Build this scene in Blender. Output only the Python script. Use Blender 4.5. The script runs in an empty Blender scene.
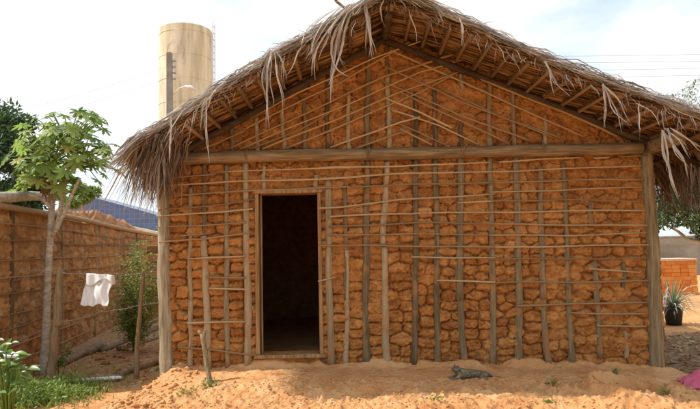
import bpy, bmesh, math, random
import numpy as np
from mathutils import Vector, Matrix

random.seed(7)
rng = np.random.default_rng(11)
R = math.radians
SC = bpy.context.scene
COL = SC.collection

# ------------------------------------------------------------------ camera
CAM = np.array([0.0, -6.5, 1.25])
PITCH, ROLL, FPX = R(4.34), R(1.2), 600.0
FW = np.array([0, math.cos(PITCH), math.sin(PITCH)])
R0 = np.array([1.0, 0, 0]); U0 = np.array([0, -math.sin(PITCH), math.cos(PITCH)])
RT = math.cos(ROLL) * R0 - math.sin(ROLL) * U0
UP = math.cos(ROLL) * U0 + math.sin(ROLL) * R0
cd = bpy.data.cameras.new('camera'); cam = bpy.data.objects.new('camera', cd); COL.objects.link(cam)
cd.sensor_width = 36; cd.sensor_fit = 'HORIZONTAL'; cd.lens = 36 * FPX / 700.0
cd.clip_start = 0.05; cd.clip_end = 3000
cam.matrix_world = Matrix(((RT[0], UP[0], -FW[0], CAM[0]), (RT[1], UP[1], -FW[1], CAM[1]),
                           (RT[2], UP[2], -FW[2], CAM[2]), (0, 0, 0, 1)))
SC.camera = cam

def ray(px, py):
    return FW + (px - 350) / FPX * RT - (py - 204.5) / FPX * UP
def P(px, py, y):            # point of the photograph lying on the upright plane at depth y
    d = ray(px, py); return CAM + d * ((y - CAM[1]) / d[1])
def G(px, py, z):            # point of the photograph lying at height z
    d = ray(px, py); return CAM + d * ((z - CAM[2]) / d[2])

# ------------------------------------------------------------------ light
SUN_EL, SUN_AZ = R(51), R(274)     # azimuth clockwise from +y: sun to the left, a little behind the house plane
sd = bpy.data.lights.new('sun', 'SUN'); sun = bpy.data.objects.new('sun', sd); COL.objects.link(sun)
sd.energy = 4.3; sd.angle = R(0.55); sd.color = (1.0, 0.94, 0.84)
sv = Vector((math.sin(SUN_AZ) * math.cos(SUN_EL), math.cos(SUN_AZ) * math.cos(SUN_EL), math.sin(SUN_EL)))
sun.rotation_euler = sv.to_track_quat('Z', 'Y').to_euler(); sun.location = (-20, 3, 25)

w = bpy.data.worlds.new('World'); SC.world = w; w.use_nodes = True
nt = w.node_tree; nt.nodes.clear()
def N(nt, t, **kw):
    n = nt.nodes.new(t)
    for k, v in kw.items(): setattr(n, k, v)
    return n
L = nt.links.new
out = N(nt, 'ShaderNodeOutputWorld'); bg = N(nt, 'ShaderNodeBackground'); bg.inputs[1].default_value = 0.1
sky = N(nt, 'ShaderNodeTexSky', sky_type='NISHITA'); sky.sun_disc = False
sky.sun_elevation = SUN_EL; sky.sun_rotation = SUN_AZ; sky.air_density = 1.0; sky.dust_density = 2.0
tc = N(nt, 'ShaderNodeTexCoord'); mp = N(nt, 'ShaderNodeMapping'); mp.inputs['Scale'].default_value = (1.0, 1.0, 2.2)
mp.inputs['Location'].default_value = (0.35, 0.1, 0.25)
n1 = N(nt, 'ShaderNodeTexNoise'); n1.inputs['Scale'].default_value = 2.3; n1.inputs['Detail'].default_value = 7
n1.inputs['Roughness'].default_value = 0.55
cr = N(nt, 'ShaderNodeValToRGB'); cr.color_ramp.elements[0].position = 0.36; cr.color_ramp.elements[1].position = 0.52
cr.color_ramp.elements[0].color = (0.35, 0.35, 0.35, 1)
sk2 = N(nt, 'ShaderNodeVectorMath', operation='MULTIPLY'); sk2.inputs[1].default_value = (1.7, 2.15, 2.35)
mx = N(nt, 'ShaderNodeMix', data_type='RGBA'); mx.inputs[7].default_value = (8.4, 8.7, 9.0, 1)
L(tc.outputs['Generated'], mp.inputs[0]); L(mp.outputs[0], n1.inputs[0]); L(n1.outputs[0], cr.inputs[0])
L(cr.outputs[0], mx.inputs[0]); L(sky.outputs[0], sk2.inputs[0]); L(sk2.outputs[0], mx.inputs[6]); L(mx.outputs[2], bg.inputs[0]); L(bg.outputs[0], out.inputs[0])

SC.view_settings.view_transform = 'Standard'; SC.view_settings.look = 'None'
SC.view_settings.exposure = 0.34; SC.view_settings.gamma = 1
SC.view_settings.use_curve_mapping = False
SC.cycles.max_bounces = 6; SC.cycles.diffuse_bounces = 3; SC.cycles.transparent_max_bounces = 6
SC.cycles.use_denoising = True

# ------------------------------------------------------------------ numeric helpers
def hash2(ix, iy, seed):
    v = np.sin(ix * 127.1 + iy * 311.7 + seed * 74.7) * 43758.5453
    return v - np.floor(v)
def vnoise(x, y, seed=0):
    ix = np.floor(x); iy = np.floor(y); fx = x - ix; fy = y - iy
    fx = fx * fx * (3 - 2 * fx); fy = fy * fy * (3 - 2 * fy)
    a = hash2(ix, iy, seed); b = hash2(ix + 1, iy, seed); c = hash2(ix, iy + 1, seed); d = hash2(ix + 1, iy + 1, seed)
    return (a * (1 - fx) + b * fx) * (1 - fy) + (c * (1 - fx) + d * fx) * fy
def fbm(x, y, oct=4, seed=0):
    s = 0; a = 0.5; x = np.asarray(x, float); y = np.asarray(y, float)
    for i in range(oct):
        s = s + a * (vnoise(x, y, seed + i * 13) - 0.5) * 2
        x = x * 2.03 + 5.1; y = y * 2.03 + 1.7; a *= 0.5
    return s
def sstep(a, b, x):
    t = np.clip((np.asarray(x, float) - a) / (b - a), 0, 1); return t * t * (3 - 2 * t)

LOW = -0.25
def H(x, y):
    """height of the ground"""
    x = np.asarray(x, float); y = np.asarray(y, float)
    base = np.interp(x, [-2.1, -1.6, -0.6, 1.1, 2.5, 3.4], [-0.10, -0.02, 0.04, 0.0, -0.03, -0.10])
    base = base - 0.07 * np.clip(-y - 0.35, 0, 1.2) ** 1.1 + 0.02 * fbm(x * 1.3, y * 1.3, 3, 3)
    edge_l = -2.05 - 0.25 * np.clip(-y, 0, 3) ** 0.8 + 0.05 * fbm(y * 3, x, 3, 5)
    edge_r = 3.45 + 0.10 * np.clip(-y, 0, 2) + 0.05 * fbm(y * 3, x, 3, 6)
    m = sstep(-0.22, 0.12, x - edge_l) * sstep(-0.25, 0.1, edge_r - x) * sstep(-3.4, -2.3, y) * sstep(5.9, 5.3, y)
    low = LOW + 0.012 * fbm(x * 0.8, y * 0.8, 3, 9) + 0.3 * np.tanh(np.hypot(x, y) / 400.0) * fbm(x / 60, y / 60, 2, 12)
    h = low * (1 - m) + base * m
    # worn lip in front of the door and the scooped hollow near the right corner
    h = h - 0.035 * m * sstep(0.03, -0.06, y + 1.0 + 0.12 * fbm(x * 2.2, y * 0 + 3, 3, 21)) * sstep(-2.2, -1.6, x) * sstep(0.6, 0.1, x)
    hx, hy = 2.55, -0.95
    r = np.hypot((x - hx) / 0.34, (y - hy) / 0.26) + 0.18 * fbm(x * 7, y * 7, 2, 30)
    h = h - 0.28 * sstep(1.0, 0.35, r) + 0.09 * np.exp(-((r - 1.15) / 0.2) ** 2) * sstep(0.3, -0.3, x - hx)
    # crumbled clay banked up against the left post, and coarse relief of the bank
    h = h + m * 0.10 * np.exp(-(((x + 1.86) / .22) ** 2 + ((y + .12) / .22) ** 2)) + m * 0.045 * sstep(-.35, -.9, y) * fbm(x * 3.4, y * 4.2, 3, 91)
    return h
def HD(x, y):
    """small scale roughness of the ground"""
    h = H(x, y)
    nearm = sstep(3.0, 1.0, np.abs(y + 1.0)) * sstep(4.6, 3.8, np.abs(x - 0.5))
    rough = sstep(-0.35, -0.95, y + 0.35 * fbm(x * 1.4, y * 1.4, 2, 41)) * 0.65 + 0.35
    a = np.abs(fbm(x * 9, y * 11, 4, 50)); b = fbm(x * 22, y * 26, 3, 60)
    c = np.clip(fbm(x * 14, y * 16, 2, 70) - 0.12, 0, 1)
    fine = np.abs(fbm(x * 45, y * 45, 3, 65))
    skirt = 0.075 * np.exp(-((y + 0.05) / 0.085) ** 2) * sstep(-2.0, -1.8, x) * sstep(3.5, 3.3, x) * np.clip(0.6 + 1.4 * fbm(x * 4, y * 6, 3, 66), 0, 2)
    h = h + skirt
    return h + nearm * rough * (0.045 * a + 0.020 * b + 0.10 * c * (b + 0.4) + 0.022 * fine) + 0.004 * fbm(x * 5, y * 5, 2, 44)
def gz(x, y): return float(H(x, y))

# ------------------------------------------------------------------ object helpers
def tag(o, label=None, cat=None, group=None, kind=None):
    if label: o['label'] = label
    if cat: o['category'] = cat
    if group: o['group'] = group
    if kind: o['kind'] = kind
    return o
def thing(name, loc, label, cat, group=None):
    o = bpy.data.objects.new(name, None); COL.objects.link(o); o.location = tuple(float(v) for v in loc)
    o.empty_display_size = 0.2
    return tag(o, label, cat, group)
def rootloc(p):
    s = Vector((0, 0, 0))
    while p is not None: s += Vector(p.location); p = p.parent
    return s
def link(name, me, mat, parent=None, origin=None, smooth=True):
    if origin is None and parent is None: origin = (0, 0, 0)
    off = rootloc(parent) if parent is not None else Vector([float(v) for v in origin])
    me.transform(Matrix.Translation(-off))
    for m in (mat if isinstance(mat, (list, tuple)) else [mat]): me.materials.append(m)
    if smooth: me.polygons.foreach_set('use_smooth', [True] * len(me.polygons))
    o = bpy.data.objects.new(name, me); COL.objects.link(o)
    if parent is not None: o.parent = parent
    else: o.location = off
    return o
def npmesh(name, V, F, tone=None):
    me = bpy.data.meshes.new(name); V = np.asarray(V, np.float32); F = np.asarray(F, np.int32)
    k = F.shape[1]
    me.vertices.add(len(V)); me.vertices.foreach_set('co', V.ravel())
    me.loops.add(F.size); me.loops.foreach_set('vertex_index', F.ravel())
    me.polygons.add(len(F)); me.polygons.foreach_set('loop_start', np.arange(0, F.size, k, dtype=np.int32))
    if tone is not None:
        at = me.attributes.new('tone', 'FLOAT', 'POINT'); at.data.foreach_set('value', np.asarray(tone, np.float32))
    me.update(calc_edges=True); me.validate(); return me

class MB:
    """collects shapes for one mesh"""
    def __init__(s): s.v = []; s.f = []; s.t = []
    def add(s, vs, fs, tone=0.5):
        b = len(s.v); s.v += [tuple(float(c) for c in p) for p in vs]; s.f += [tuple(i + b for i in q) for q in fs]
        s.t += [tone] * len(vs); return s
    def box(s, x0, x1, y0, y1, z0, z1, tone=0.5, jit=0):
        vs = [(x, y, z) for x in (x0, x1) for y in (y0, y1) for z in (z0, z1)]
        if jit: vs = [(a + random.uniform(-jit, jit), b + random.uniform(-jit, jit), c + random.uniform(-jit, jit)) for a, b, c in vs]
        return s.add(vs, [(0, 1, 3, 2), (4, 6, 7, 5), (0, 4, 5, 1), (2, 3, 7, 6), (0, 2, 6, 4), (1, 5, 7, 3)], tone)
    def tube(s, pts, rad, n=8, tone=0.5, rough=0.0, cap=True, flat=1.0):
        pts = [Vector([float(c) for c in p]) for p in pts]; m = len(pts)
        if not isinstance(rad, (list, tuple)): rad = [rad] * m
        vs = []; prev = None
        for i, p in enumerate(pts):
            d = (pts[min(i + 1, m - 1)] - pts[max(i - 1, 0)]).normalized()
            a = prev - d * prev.dot(d) if prev is not None else d.orthogonal()
            a.normalize(); prev = a; b = d.cross(a)
            for k in range(n):
                th = 2 * math.pi * k / n; r = rad[i] * (1 + random.uniform(-rough, rough))
                vs.append(p + a * math.cos(th) * r + b * math.sin(th) * r * flat)
        fs = [(i * n + k, i * n + (k + 1) % n, (i + 1) * n + (k + 1) % n, (i + 1) * n + k) for i in range(m - 1) for k in range(n)]
        if cap: fs += [tuple(range(n - 1, -1, -1)), tuple((m - 1) * n + k for k in range(n))]
        return s.add(vs, fs, tone)
    def build(s, name, mat, parent=None, origin=None, smooth=True, bevel=0):
        me = bpy.data.meshes.new(name); me.from_pydata(s.v, [], s.f)
        at = me.attributes.new('tone', 'FLOAT', 'POINT'); at.data.foreach_set('value', s.t)
        o = link(name, me, mat, parent, origin, smooth)
        if bevel:
            b = o.modifiers.new('bevel', 'BEVEL'); b.width = bevel; b.segments = 2; b.limit_method = 'ANGLE'
        return o

def pole_pts(a, b, n=7, wob=0.01, sag=0.0):
    a = np.asarray(a, float); b = np.asarray(b, float); L_ = np.linalg.norm(b - a)
    ph = [random.uniform(0, 6.28) for _ in range(6)]; out_ = []
    for i in range(n):
        t = i / (n - 1); e = math.sin(math.pi * t) ** 0.5 if 0 < t < 1 else 0
        off = np.array([math.sin(t * 5 + ph[0]) + 0.5 * math.sin(t * 13 + ph[1]), math.sin(t * 4 + ph[2]) * 0.5,
                        math.sin(t * 5 + ph[3]) + 0.5 * math.sin(t * 11 + ph[4])]) * wob * (0.3 + 0.7 * e)
        q = a + (b - a) * t + off; q[2] -= sag * 4 * t * (1 - t); out_.append(q)
    return out_
def pole(name, a, b, r0, r1, mat, parent=None, n=7, wob=0.01, seg=9, rough=0.06, tone=None, origin=None, sag=0.0, rnd=0.05):
    tone = random.random() if tone is None else tone
    pts = pole_pts(a, b, n, wob, sag)
    rad = [(r0 + (r1 - r0) * i / (n - 1)) * (1 + random.uniform(-rnd, rnd)) for i in range(n)]
    mb = MB(); mb.tube(pts, rad, seg, tone, rough)
    return mb.build(name, mat, parent, origin)

def ribbons(C, W, side):
    """C (N,K,3) centre lines, W (N,K) widths, side (N,3) or (N,K,3) width directions"""
    n, k, _ = C.shape
    if side.ndim == 2: side = side[:, None, :].repeat(k, 1)
    side = side / np.linalg.norm(side, axis=2, keepdims=True)
    A = C - side * W[:, :, None] / 2; B = C + side * W[:, :, None] / 2
    V = np.stack([A, B], 2).reshape(-1, 3)
    base = (np.arange(n) * k * 2)[:, None] + (np.arange(k - 1) * 2)[None, :]
    F = np.stack([base, base + 1, base + 3, base + 2], -1).reshape(-1, 4)
    return V, F

class Strips:
    def __init__(s): s.V = []; s.F = []; s.T = []; s.n = 0
    def add(s, C, W, side, tone):
        V, F = ribbons(C, W, side); s.V.append(V); s.F.append(F + s.n); s.n += len(V)
        s.T.append(np.repeat(tone, C.shape[1] * 2))
    def build(s, name, mat, parent=None, origin=None):
        me = npmesh(name, np.concatenate(s.V), np.concatenate(s.F), np.concatenate(s.T))
        return link(name, me, mat, parent, origin)

def leafquads(C, D, Nn, ln, wd, tone, fold=0.25):
    """C base points, D directions, Nn normals -> folded diamond leaves (2 quads each)"""
    D = D / np.linalg.norm(D, axis=1, keepdims=True)
    S = np.cross(D, Nn); S /= np.linalg.norm(S, axis=1, keepdims=True) + 1e-9
    U = np.cross(S, D)
    ln = ln[:, None]; wd = wd[:, None]
    p0 = C; p1 = C + D * ln * 0.5 + U * wd * fold * 0.3; p2 = C + D * ln - U * ln * 0.12
    a = C + D * ln * 0.45 + S * wd / 2 - U * wd * fold * 0.4; b = C + D * ln * 0.45 - S * wd / 2 - U * wd * fold * 0.4
    V = np.stack([p0, a, p2, p1, b], 1).reshape(-1, 3); i = (np.arange(len(C)) * 5)[:, None]
    F = np.concatenate([i + np.array([0, 1, 2, 3]), i + np.array([0, 3, 2, 4])], 0)
    return V, F, np.repeat(tone, 5)

# ------------------------------------------------------------------ materials
def mat(name, ramp, scale=(8, 8, 8), rough=0.9, bump=0.3, bscale=60, tone=0.0, detail=5, spec=0.15, translucent=0.0,
        noise_mix=1.0, bdist=0.01, extra=None):
    m = bpy.data.materials.new(name); m.use_nodes = True; t = m.node_tree; t.nodes.clear(); Lk = t.links.new
    o = N(t, 'ShaderNodeOutputMaterial'); b = N(t, 'ShaderNodeBsdfPrincipled')
    b.inputs['Roughness'].default_value = rough; b.inputs['Specular IOR Level'].default_value = spec
    c = N(t, 'ShaderNodeTexCoord'); mp_ = N(t, 'ShaderNodeMapping'); mp_.inputs['Scale'].default_value = scale
    Lk(c.outputs['Object'], mp_.inputs[0])
    n_ = N(t, 'ShaderNodeTexNoise'); n_.inputs['Scale'].default_value = 1; n_.inputs['Detail'].default_value = detail
    n_.inputs['Roughness'].default_value = 0.6; Lk(mp_.outputs[0], n_.inputs[0])
    fac = n_.outputs[0]
    if tone > 0:
        a = N(t, 'ShaderNodeAttribute', attribute_name='tone')
        mm = N(t, 'ShaderNodeMix', data_type='FLOAT'); mm.inputs[0].default_value = tone
        Lk(fac, mm.inputs[2]); Lk(a.outputs['Fac'], mm.inputs[3]); fac = mm.outputs[0]
    r = N(t, 'ShaderNodeValToRGB'); els = r.color_ramp.elements
    k = len(ramp)
    for i, (p_, col) in enumerate(ramp):
        e = els[i] if i < 2 else els.new(p_)
        e.position = p_; e.color = (*col, 1)
    Lk(fac, r.inputs[0]); colr = r.outputs[0]
    if extra: colr = extra(t, c, colr, b)
    Lk(colr, b.inputs['Base Color'])
    if bump:
        n2 = N(t, 'ShaderNodeTexNoise'); n2.inputs['Scale'].default_value = bscale; n2.inputs['Detail'].default_value = 6
        n2.inputs['Roughness'].default_value = 0.65
        mp2 = N(t, 'ShaderNodeMapping'); sm = max(scale); mp2.inputs['Scale'].default_value = tuple(s_ / sm for s_ in scale)
        Lk(c.outputs['Object'], mp2.inputs[0]); Lk(mp2.outputs[0], n2.inputs[0])
        bp = N(t, 'ShaderNodeBump'); bp.inputs['Strength'].default_value = bump; bp.inputs['Distance'].default_value = bdist
        Lk(n2.outputs[0], bp.inputs['Height']); Lk(bp.outputs[0], b.inputs['Normal'])
    if translucent > 0:
        tr = N(t, 'ShaderNodeBsdfTranslucent'); ms = N(t, 'ShaderNodeMixShader'); ms.inputs[0].default_value = translucent
        Lk(colr, tr.inputs[0]); Lk(b.outputs[0], ms.inputs[1]); Lk(tr.outputs[0], ms.inputs[2]); Lk(ms.outputs[0], o.inputs[0])
    else: Lk(b.outputs[0], o.inputs[0])
    return m

def spots(scale, lo, hi, col, amount=1.0, coord='Object', stretch=(1, 1, 1)):
    """adds patches of another real colour (stain, lichen, dry dust)"""
    def f(t, c, colr, b):
        mp_ = N(t, 'ShaderNodeMapping'); mp_.inputs['Scale'].default_value = stretch; t.links.new(c.outputs[coord], mp_.inputs[0])
        n_ = N(t, 'ShaderNodeTexNoise'); n_.inputs['Scale'].default_value = scale; n_.inputs['Detail'].default_value = 6
        t.links.new(mp_.outputs[0], n_.inputs[0])
        mr = N(t, 'ShaderNodeMapRange'); mr.inputs[1].default_value = lo; mr.inputs[2].default_value = hi; mr.inputs[4].default_value = amount
        t.links.new(n_.outputs[0], mr.inputs[0])
        m_ = N(t, 'ShaderNodeMix', data_type='RGBA'); m_.inputs[7].default_value = (*col, 1)
        t.links.new(mr.outputs[0], m_.inputs[0]); t.links.new(colr, m_.inputs[6]); return m_.outputs[2]
    return f

M = {}
def soilmix(t, c, colr, b):       # pale dusty crumbs, and the dark litter-stained earth either side of the house
    colr = spots(9, 0.55, 0.72, (0.68, 0.41, 0.20), 0.6)(t, c, colr, b)
    colr = spots(1.6, 0.50, 0.70, (0.50, 0.24, 0.09), 0.7)(t, c, colr, b)
    a = N(t, 'ShaderNodeAttribute', attribute_name='tone'); n_ = N(t, 'ShaderNodeTexNoise'); n_.inputs['Scale'].default_value = 14; n_.inputs['Detail'].default_value = 6
    t.links.new(c.outputs['Object'], n_.inputs[0]); r = N(t, 'ShaderNodeValToRGB'); r.color_ramp.elements[0].position = .35; r.color_ramp.elements[1].position = .7
    r.color_ramp.elements[0].color = (.17, .10, .05, 1); r.color_ramp.elements[1].color = (.42, .28, .165, 1); t.links.new(n_.outputs[0], r.inputs[0])
    m_ = N(t, 'ShaderNodeMix', data_type='RGBA'); t.links.new(a.outputs['Fac'], m_.inputs[0]); t.links.new(colr, m_.inputs[6]); t.links.new(r.outputs[0], m_.inputs[7]); return m_.outputs[2]
M['clay'] = mat('clay', [(0.30, (0.26, 0.100, 0.027)), (0.5, (0.45, 0.190, 0.050)), (0.70, (0.62, 0.31, 0.102))], (11, 11, 11),
                0.95, 1.0, 60, tone=0.2, detail=9, bdist=0.02, extra=lambda t, c, col, b: spots(34, .60, .68, (0.62, 0.38, 0.17), .3)(t, c, spots(5, .56, .70, (0.26, 0.115, 0.045), .6)(t, c, spots(2.0, 0.52, 0.72, (0.60, 0.32, 0.12), 0.4)(t, c, col, b), b), b))
M['clay_far'] = mat('clay_far', [(0.28, (0.23, 0.115, 0.042)), (0.5, (0.37, 0.195, 0.075)), (0.72, (0.50, 0.29, 0.125))], (5, 5, 5),
                    0.95, 0.6, 40, tone=0.4, bdist=0.02, extra=spots(1.1, 0.5, 0.7, (0.26, 0.19, 0.12), 0.6))
M['soil'] = mat('soil', [(0.3, (0.44, 0.185, 0.068)), (0.5, (0.58, 0.30, 0.125)), (0.7, (0.66, 0.40, 0.20))], (3.2, 3.2, 3.2),
                0.95, 0.8, 55, detail=8, bdist=0.015, extra=soilmix)
M['post'] = mat('post', [(0.3, (0.15, 0.115, 0.07)), (0.5, (0.31, 0.25, 0.16)), (0.68, (0.46, 0.395, 0.27))], (40, 40, 3.0),
                0.85, 0.9, 110, bdist=0.01, extra=spots(5, 0.56, 0.66, (0.50, 0.45, 0.36), 0.5))
M['stud'] = mat('stud', [(0.3, (0.10, 0.068, 0.036)), (0.5, (0.22, 0.162, 0.088)), (0.7, (0.40, 0.305, 0.18))], (45, 45, 4),
                0.9, 0.9, 110, tone=0.4, bdist=0.01, extra=spots(6, 0.55, 0.62, (0.36, 0.18, 0.07), 0.55))
M['rod'] = mat('rod', [(0.2, (0.22, 0.14, 0.07)), (0.5, (0.34, 0.23, 0.12)), (0.8, (0.46, 0.34, 0.19))], (3, 25, 25),
               0.8, 0.3, 90, tone=0.6, bdist=0.003, spec=0.25)
M['beam_up'] = mat('beam_up', [(0.3, (0.12, 0.085, 0.045)), (0.5, (0.25, 0.185, 0.10)), (0.7, (0.38, 0.295, 0.175))], (40, 40, 3), 0.85, 0.9, 110, bdist=0.01)
M['strip'] = mat('strip', [(0.2, (0.32, 0.20, 0.08)), (0.5, (0.44, 0.28, 0.11)), (0.8, (0.52, 0.36, 0.16))], (3, 25, 10),
                 0.7, 0.3, 90, tone=0.6, bdist=0.003, spec=0.25)
M['beam'] = mat('beam', [(0.3, (0.11, 0.07, 0.035)), (0.5, (0.22, 0.15, 0.075)), (0.7, (0.36, 0.26, 0.14))], (3, 40, 40),
                0.85, 0.9, 110, bdist=0.01, extra=spots(3, 0.55, 0.66, (0.38, 0.29, 0.18), 0.6, stretch=(0.4, 1, 1)))
M['rafter'] = mat('rafter', [(0.3, (0.04, 0.027, 0.018)), (0.7, (0.10, 0.066, 0.04))], (4, 14, 14), 0.9, 0.4, 60)
M['frame'] = mat('frame', [(0.3, (0.17, 0.09, 0.035)), (0.5, (0.29, 0.165, 0.07)), (0.7, (0.42, 0.27, 0.13))], (34, 34, 2.5),
                 0.75, 0.3, 80, bdist=0.003)
M['palm_under'] = mat('palm_under', [(0.05, (0.10, 0.055, 0.026)), (0.5, (0.27, 0.15, 0.065)), (0.95, (0.48, 0.30, 0.14))], (6, 6, 6),
                      0.85, 0, 60, tone=0.85, translucent=0.15)
M['palm_top'] = mat('palm_top', [(0.02, (0.10, 0.08, 0.06)), (0.35, (0.23, 0.20, 0.165)), (0.65, (0.40, 0.375, 0.34)), (0.98, (0.72, 0.70, 0.67))], (6, 6, 6),
                    0.7, 0, 60, tone=0.88, translucent=0.12, spec=0.3)
M['palm_hang'] = mat('palm_hang', [(0.02, (0.16, 0.13, 0.09)), (0.5, (0.40, 0.36, 0.30)), (0.98, (0.68, 0.65, 0.60))], (6, 6, 6),
                     0.65, 0, 60, tone=0.85, translucent=0.2, spec=0.3)
M['batten'] = mat('batten', [(0.3, (0.15, 0.09, 0.045)), (0.7, (0.32, 0.20, 0.10))], (20, 2, 20), 0.85, 0.3, 60, tone=0.4)

# ------------------------------------------------------------------ ground (one sheet, near part fine)
def axis(lo, hi, step, far, g=1.12):
    c = list(np.arange(lo, hi + 1e-6, step)); a = []; b = []; s_ = step; x = lo
    while x > -far: s_ *= g; x -= s_; a.append(x)
    s_ = step; x = hi
    while x < far: s_ *= g; x += s_; b.append(x)
    return np.array(a[::-1] + c + b)
gx = axis(-2.7, 3.7, 0.010, 900, 1.10); gy = axis(-1.85, 0.1, 0.008, 900, 1.10)
X, Y = np.meshgrid(gx, gy); Z = HD(X, Y)
nx, ny = len(gx), len(gy); idx = np.arange(nx * ny).reshape(ny, nx)
F = np.stack([idx[:-1, :-1], idx[:-1, 1:], idx[1:, 1:], idx[1:, :-1]], -1).reshape(-1, 4)
def litter(x, y):
    n_ = .5 * fbm(x * 1.1, y * 1.1, 4, 77)
    a = sstep(-2.2, -2.6, x + .3 * n_) * sstep(.25, .9, y + n_ + .25 * (x + 3)) * sstep(9, 5, y)
    b = sstep(3.55, 3.85, x + .25 * n_) * sstep(3.9, 3.0, y + n_) * sstep(-1.6, -.9, y)
    return np.clip(a * .8 + b, 0, 1)
ground = link('ground', npmesh('ground', np.stack([X, Y, Z], -1).reshape(-1, 3), F, litter(X, Y).ravel()), M['soil'], origin=(0, 0, 0))
tag(ground, 'sandy orange earth with a low trampled mound under the house', 'ground', kind='structure')

# ------------------------------------------------------------------ clay panel builder
def seeds_for(cols, z0, z1, rowh, lumps, gable_from=None):
    S = []
    for a, b in zip(cols[:-1], cols[1:]):
        z = z0 - random.uniform(0, rowh)
        while z < z1:
            hgt = rowh * random.uniform(0.75, 1.3)
            nl = max(1, int(round((b - a) / (rowh * 1.15) * random.uniform(0.6, 1.35) * lumps)))
            cuts = sorted([a] + [a + (b - a) * (k + random.uniform(-0.25, 0.25)) / nl for k in range(1, nl)] + [b])
            for c0, c1 in zip(cuts[:-1], cuts[1:]):
                S.append(((c0 + c1) / 2 + random.uniform(-.008, .008), z + hgt / 2 + random.uniform(-.016, .016)))
            z += hgt
    return S
def clay_panel(org, U, n, length, zbot, ztop_fn, cols, step, rowh=0.104, lumps=0.66, door=None, gable_z=None, amp=0.080, seed=0):
    us = np.arange(0, length + step * 0.5, step); zmax = float(np.max(ztop_fn(us)))
    zs = np.arange(zbot, zmax + step, step)
    UU, ZZ = np.meshgrid(us, zs); top = ztop_fn(UU); ZC = np.minimum(ZZ, top)
    zl = gable_z if gable_z else zmax
    S = seeds_for(cols, zbot, zl, rowh, lumps)
    if gable_z:
        z = gable_z + 0.05
        while z < zmax + 0.1:
            u = random.uniform(0, .15)
            while u < length + 0.1: S.append((u, z + random.uniform(-.045, .045))); u += random.uniform(0.13, 0.26)
            z += 0.125
    S = np.array(sorted(S, key=lambda q: q[1]), np.float32); srand = rng.random(len(S)); 
    hh = np.zeros_like(UU); tone = np.zeros_like(UU)
    wu = UU + 0.026 * fbm(UU * 10, ZZ * 12, 3, seed + 1) + 0.012 * fbm(UU * 34, ZZ * 34, 3, seed + 31); wz = ZZ + 0.022 * fbm(UU * 9 + 40, ZZ * 14, 3, seed + 2) + 0.012 * fbm(UU * 34 + 9, ZZ * 34, 3, seed + 32)
    stretch = 0.72
    for r in range(0, len(zs), 8):
        sl = slice(r, min(r + 8, len(zs))); zc = float(ZZ[sl].mean())
        lo, hi = np.searchsorted(S[:, 1], [zc - 0.5, zc + 0.5]); Q = S[lo:hi]
        if len(Q) < 3: continue
        pu = wu[sl].ravel().astype(np.float32); pz = wz[sl].ravel().astype(np.float32)
        ordu = np.argsort(Q[:, 0]); Qs = Q[ordu]
        d = ((pu[:, None] - Qs[None, :, 0]) * stretch) ** 2 + (pz[:, None] - Qs[None, :, 1]) ** 2
        k2 = np.argpartition(d, 1, axis=1)[:, :2]; dd = np.take_along_axis(d, k2, 1)
        first = np.argmin(dd, 1); i1 = np.take_along_axis(k2, first[:, None], 1)[:, 0]
        f1 = np.sqrt(dd.min(1)); f2 = np.sqrt(dd.max(1)); e = (f2 - f1)
        sh = UU[sl].shape; rv = srand[lo:hi][ordu][i1].reshape(sh); e = e.reshape(sh)
        g = sstep(-0.1, 0.1, ZZ[sl] - gable_z) if gable_z else 0.0
        up_ = sstep(1.3, 2.1, ZZ[sl])
        wdt = (0.046 - 0.024 * up_) * (1 - g) + 0.015 * g
        wdt = wdt * (0.6 + 0.9 * sstep(-.4, .5, fbm(UU[sl] * 3.3, ZZ[sl] * 3.3, 2, seed + 51)))
        prof = np.clip(e / wdt, 0, 1); prof = np.sqrt(np.clip(1 - (1 - prof) ** 2, 0, 1))
        depth = amp * (1 - 0.35 * up_) * (1 - g) + 0.052 * g
        low_ = sstep(0.28, 0.0, ZZ[sl])
        fill = 1 - 0.75 * sstep(.12, .42, fbm(UU[sl] * 2.1 + 7, ZZ[sl] * 3.1, 3, seed + 52)); ff = 1 - (1 - prof) * fill
        hh[sl] = ff * depth * (1 - 0.45 * low_) + (rv - 0.5) * 0.016 + 0.012 * low_
        tone[sl] = rv
    # knobbly second level: each lump is made of smaller handfuls of clay
    gs = 0.058; gu = np.floor(wu / gs); gv = np.floor(wz / (gs * .8)); m1 = np.full(UU.shape, 9.0); m2 = np.full(UU.shape, 9.0)
    for a_ in (-1, 0, 1):
        for b_ in (-1, 0, 1):
            qu = (gu + a_ + hash2(gu + a_, gv + b_, seed + 3)) * gs; qv = (gv + b_ + hash2(gu + a_, gv + b_, seed + 4)) * gs * .8
            dq = np.hypot(wu - qu, (wz - qv) * 1.2); m2 = np.minimum(m2, np.maximum(m1, dq)); m1 = np.minimum(m1, dq)
    kn = np.sqrt(np.clip((m2 - m1) / .030, 0, 1)); hh += (kn - .7) * 0.027 * (0.35 + 0.65 * sstep(-.15, .35, fbm(UU * 4, ZZ * 4, 2, seed + 15)))
    hh += -0.022 + 0.022 * fbm(UU * 24, ZZ * 26, 4, seed + 5) + 0.012 * fbm(UU * 60, ZZ * 60, 2, seed + 55) + 0.012 * fbm(UU * 3, ZZ * 3, 2, seed + 6)
    pit = np.clip(fbm(UU * 17, ZZ * 19, 2, seed + 8) - 0.42, 0, 1); hh -= 0.12 * pit
    org = np.array(org, float); U = np.array(U, float); n = np.array(n, float)
    V = org + UU[..., None] * U + ZC[..., None] * np.array([0, 0, 1.0]) + hh[..., None] * n
    ny_, nx_ = UU.shape; idx = np.arange(ny_ * nx_).reshape(ny_, nx_)
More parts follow.
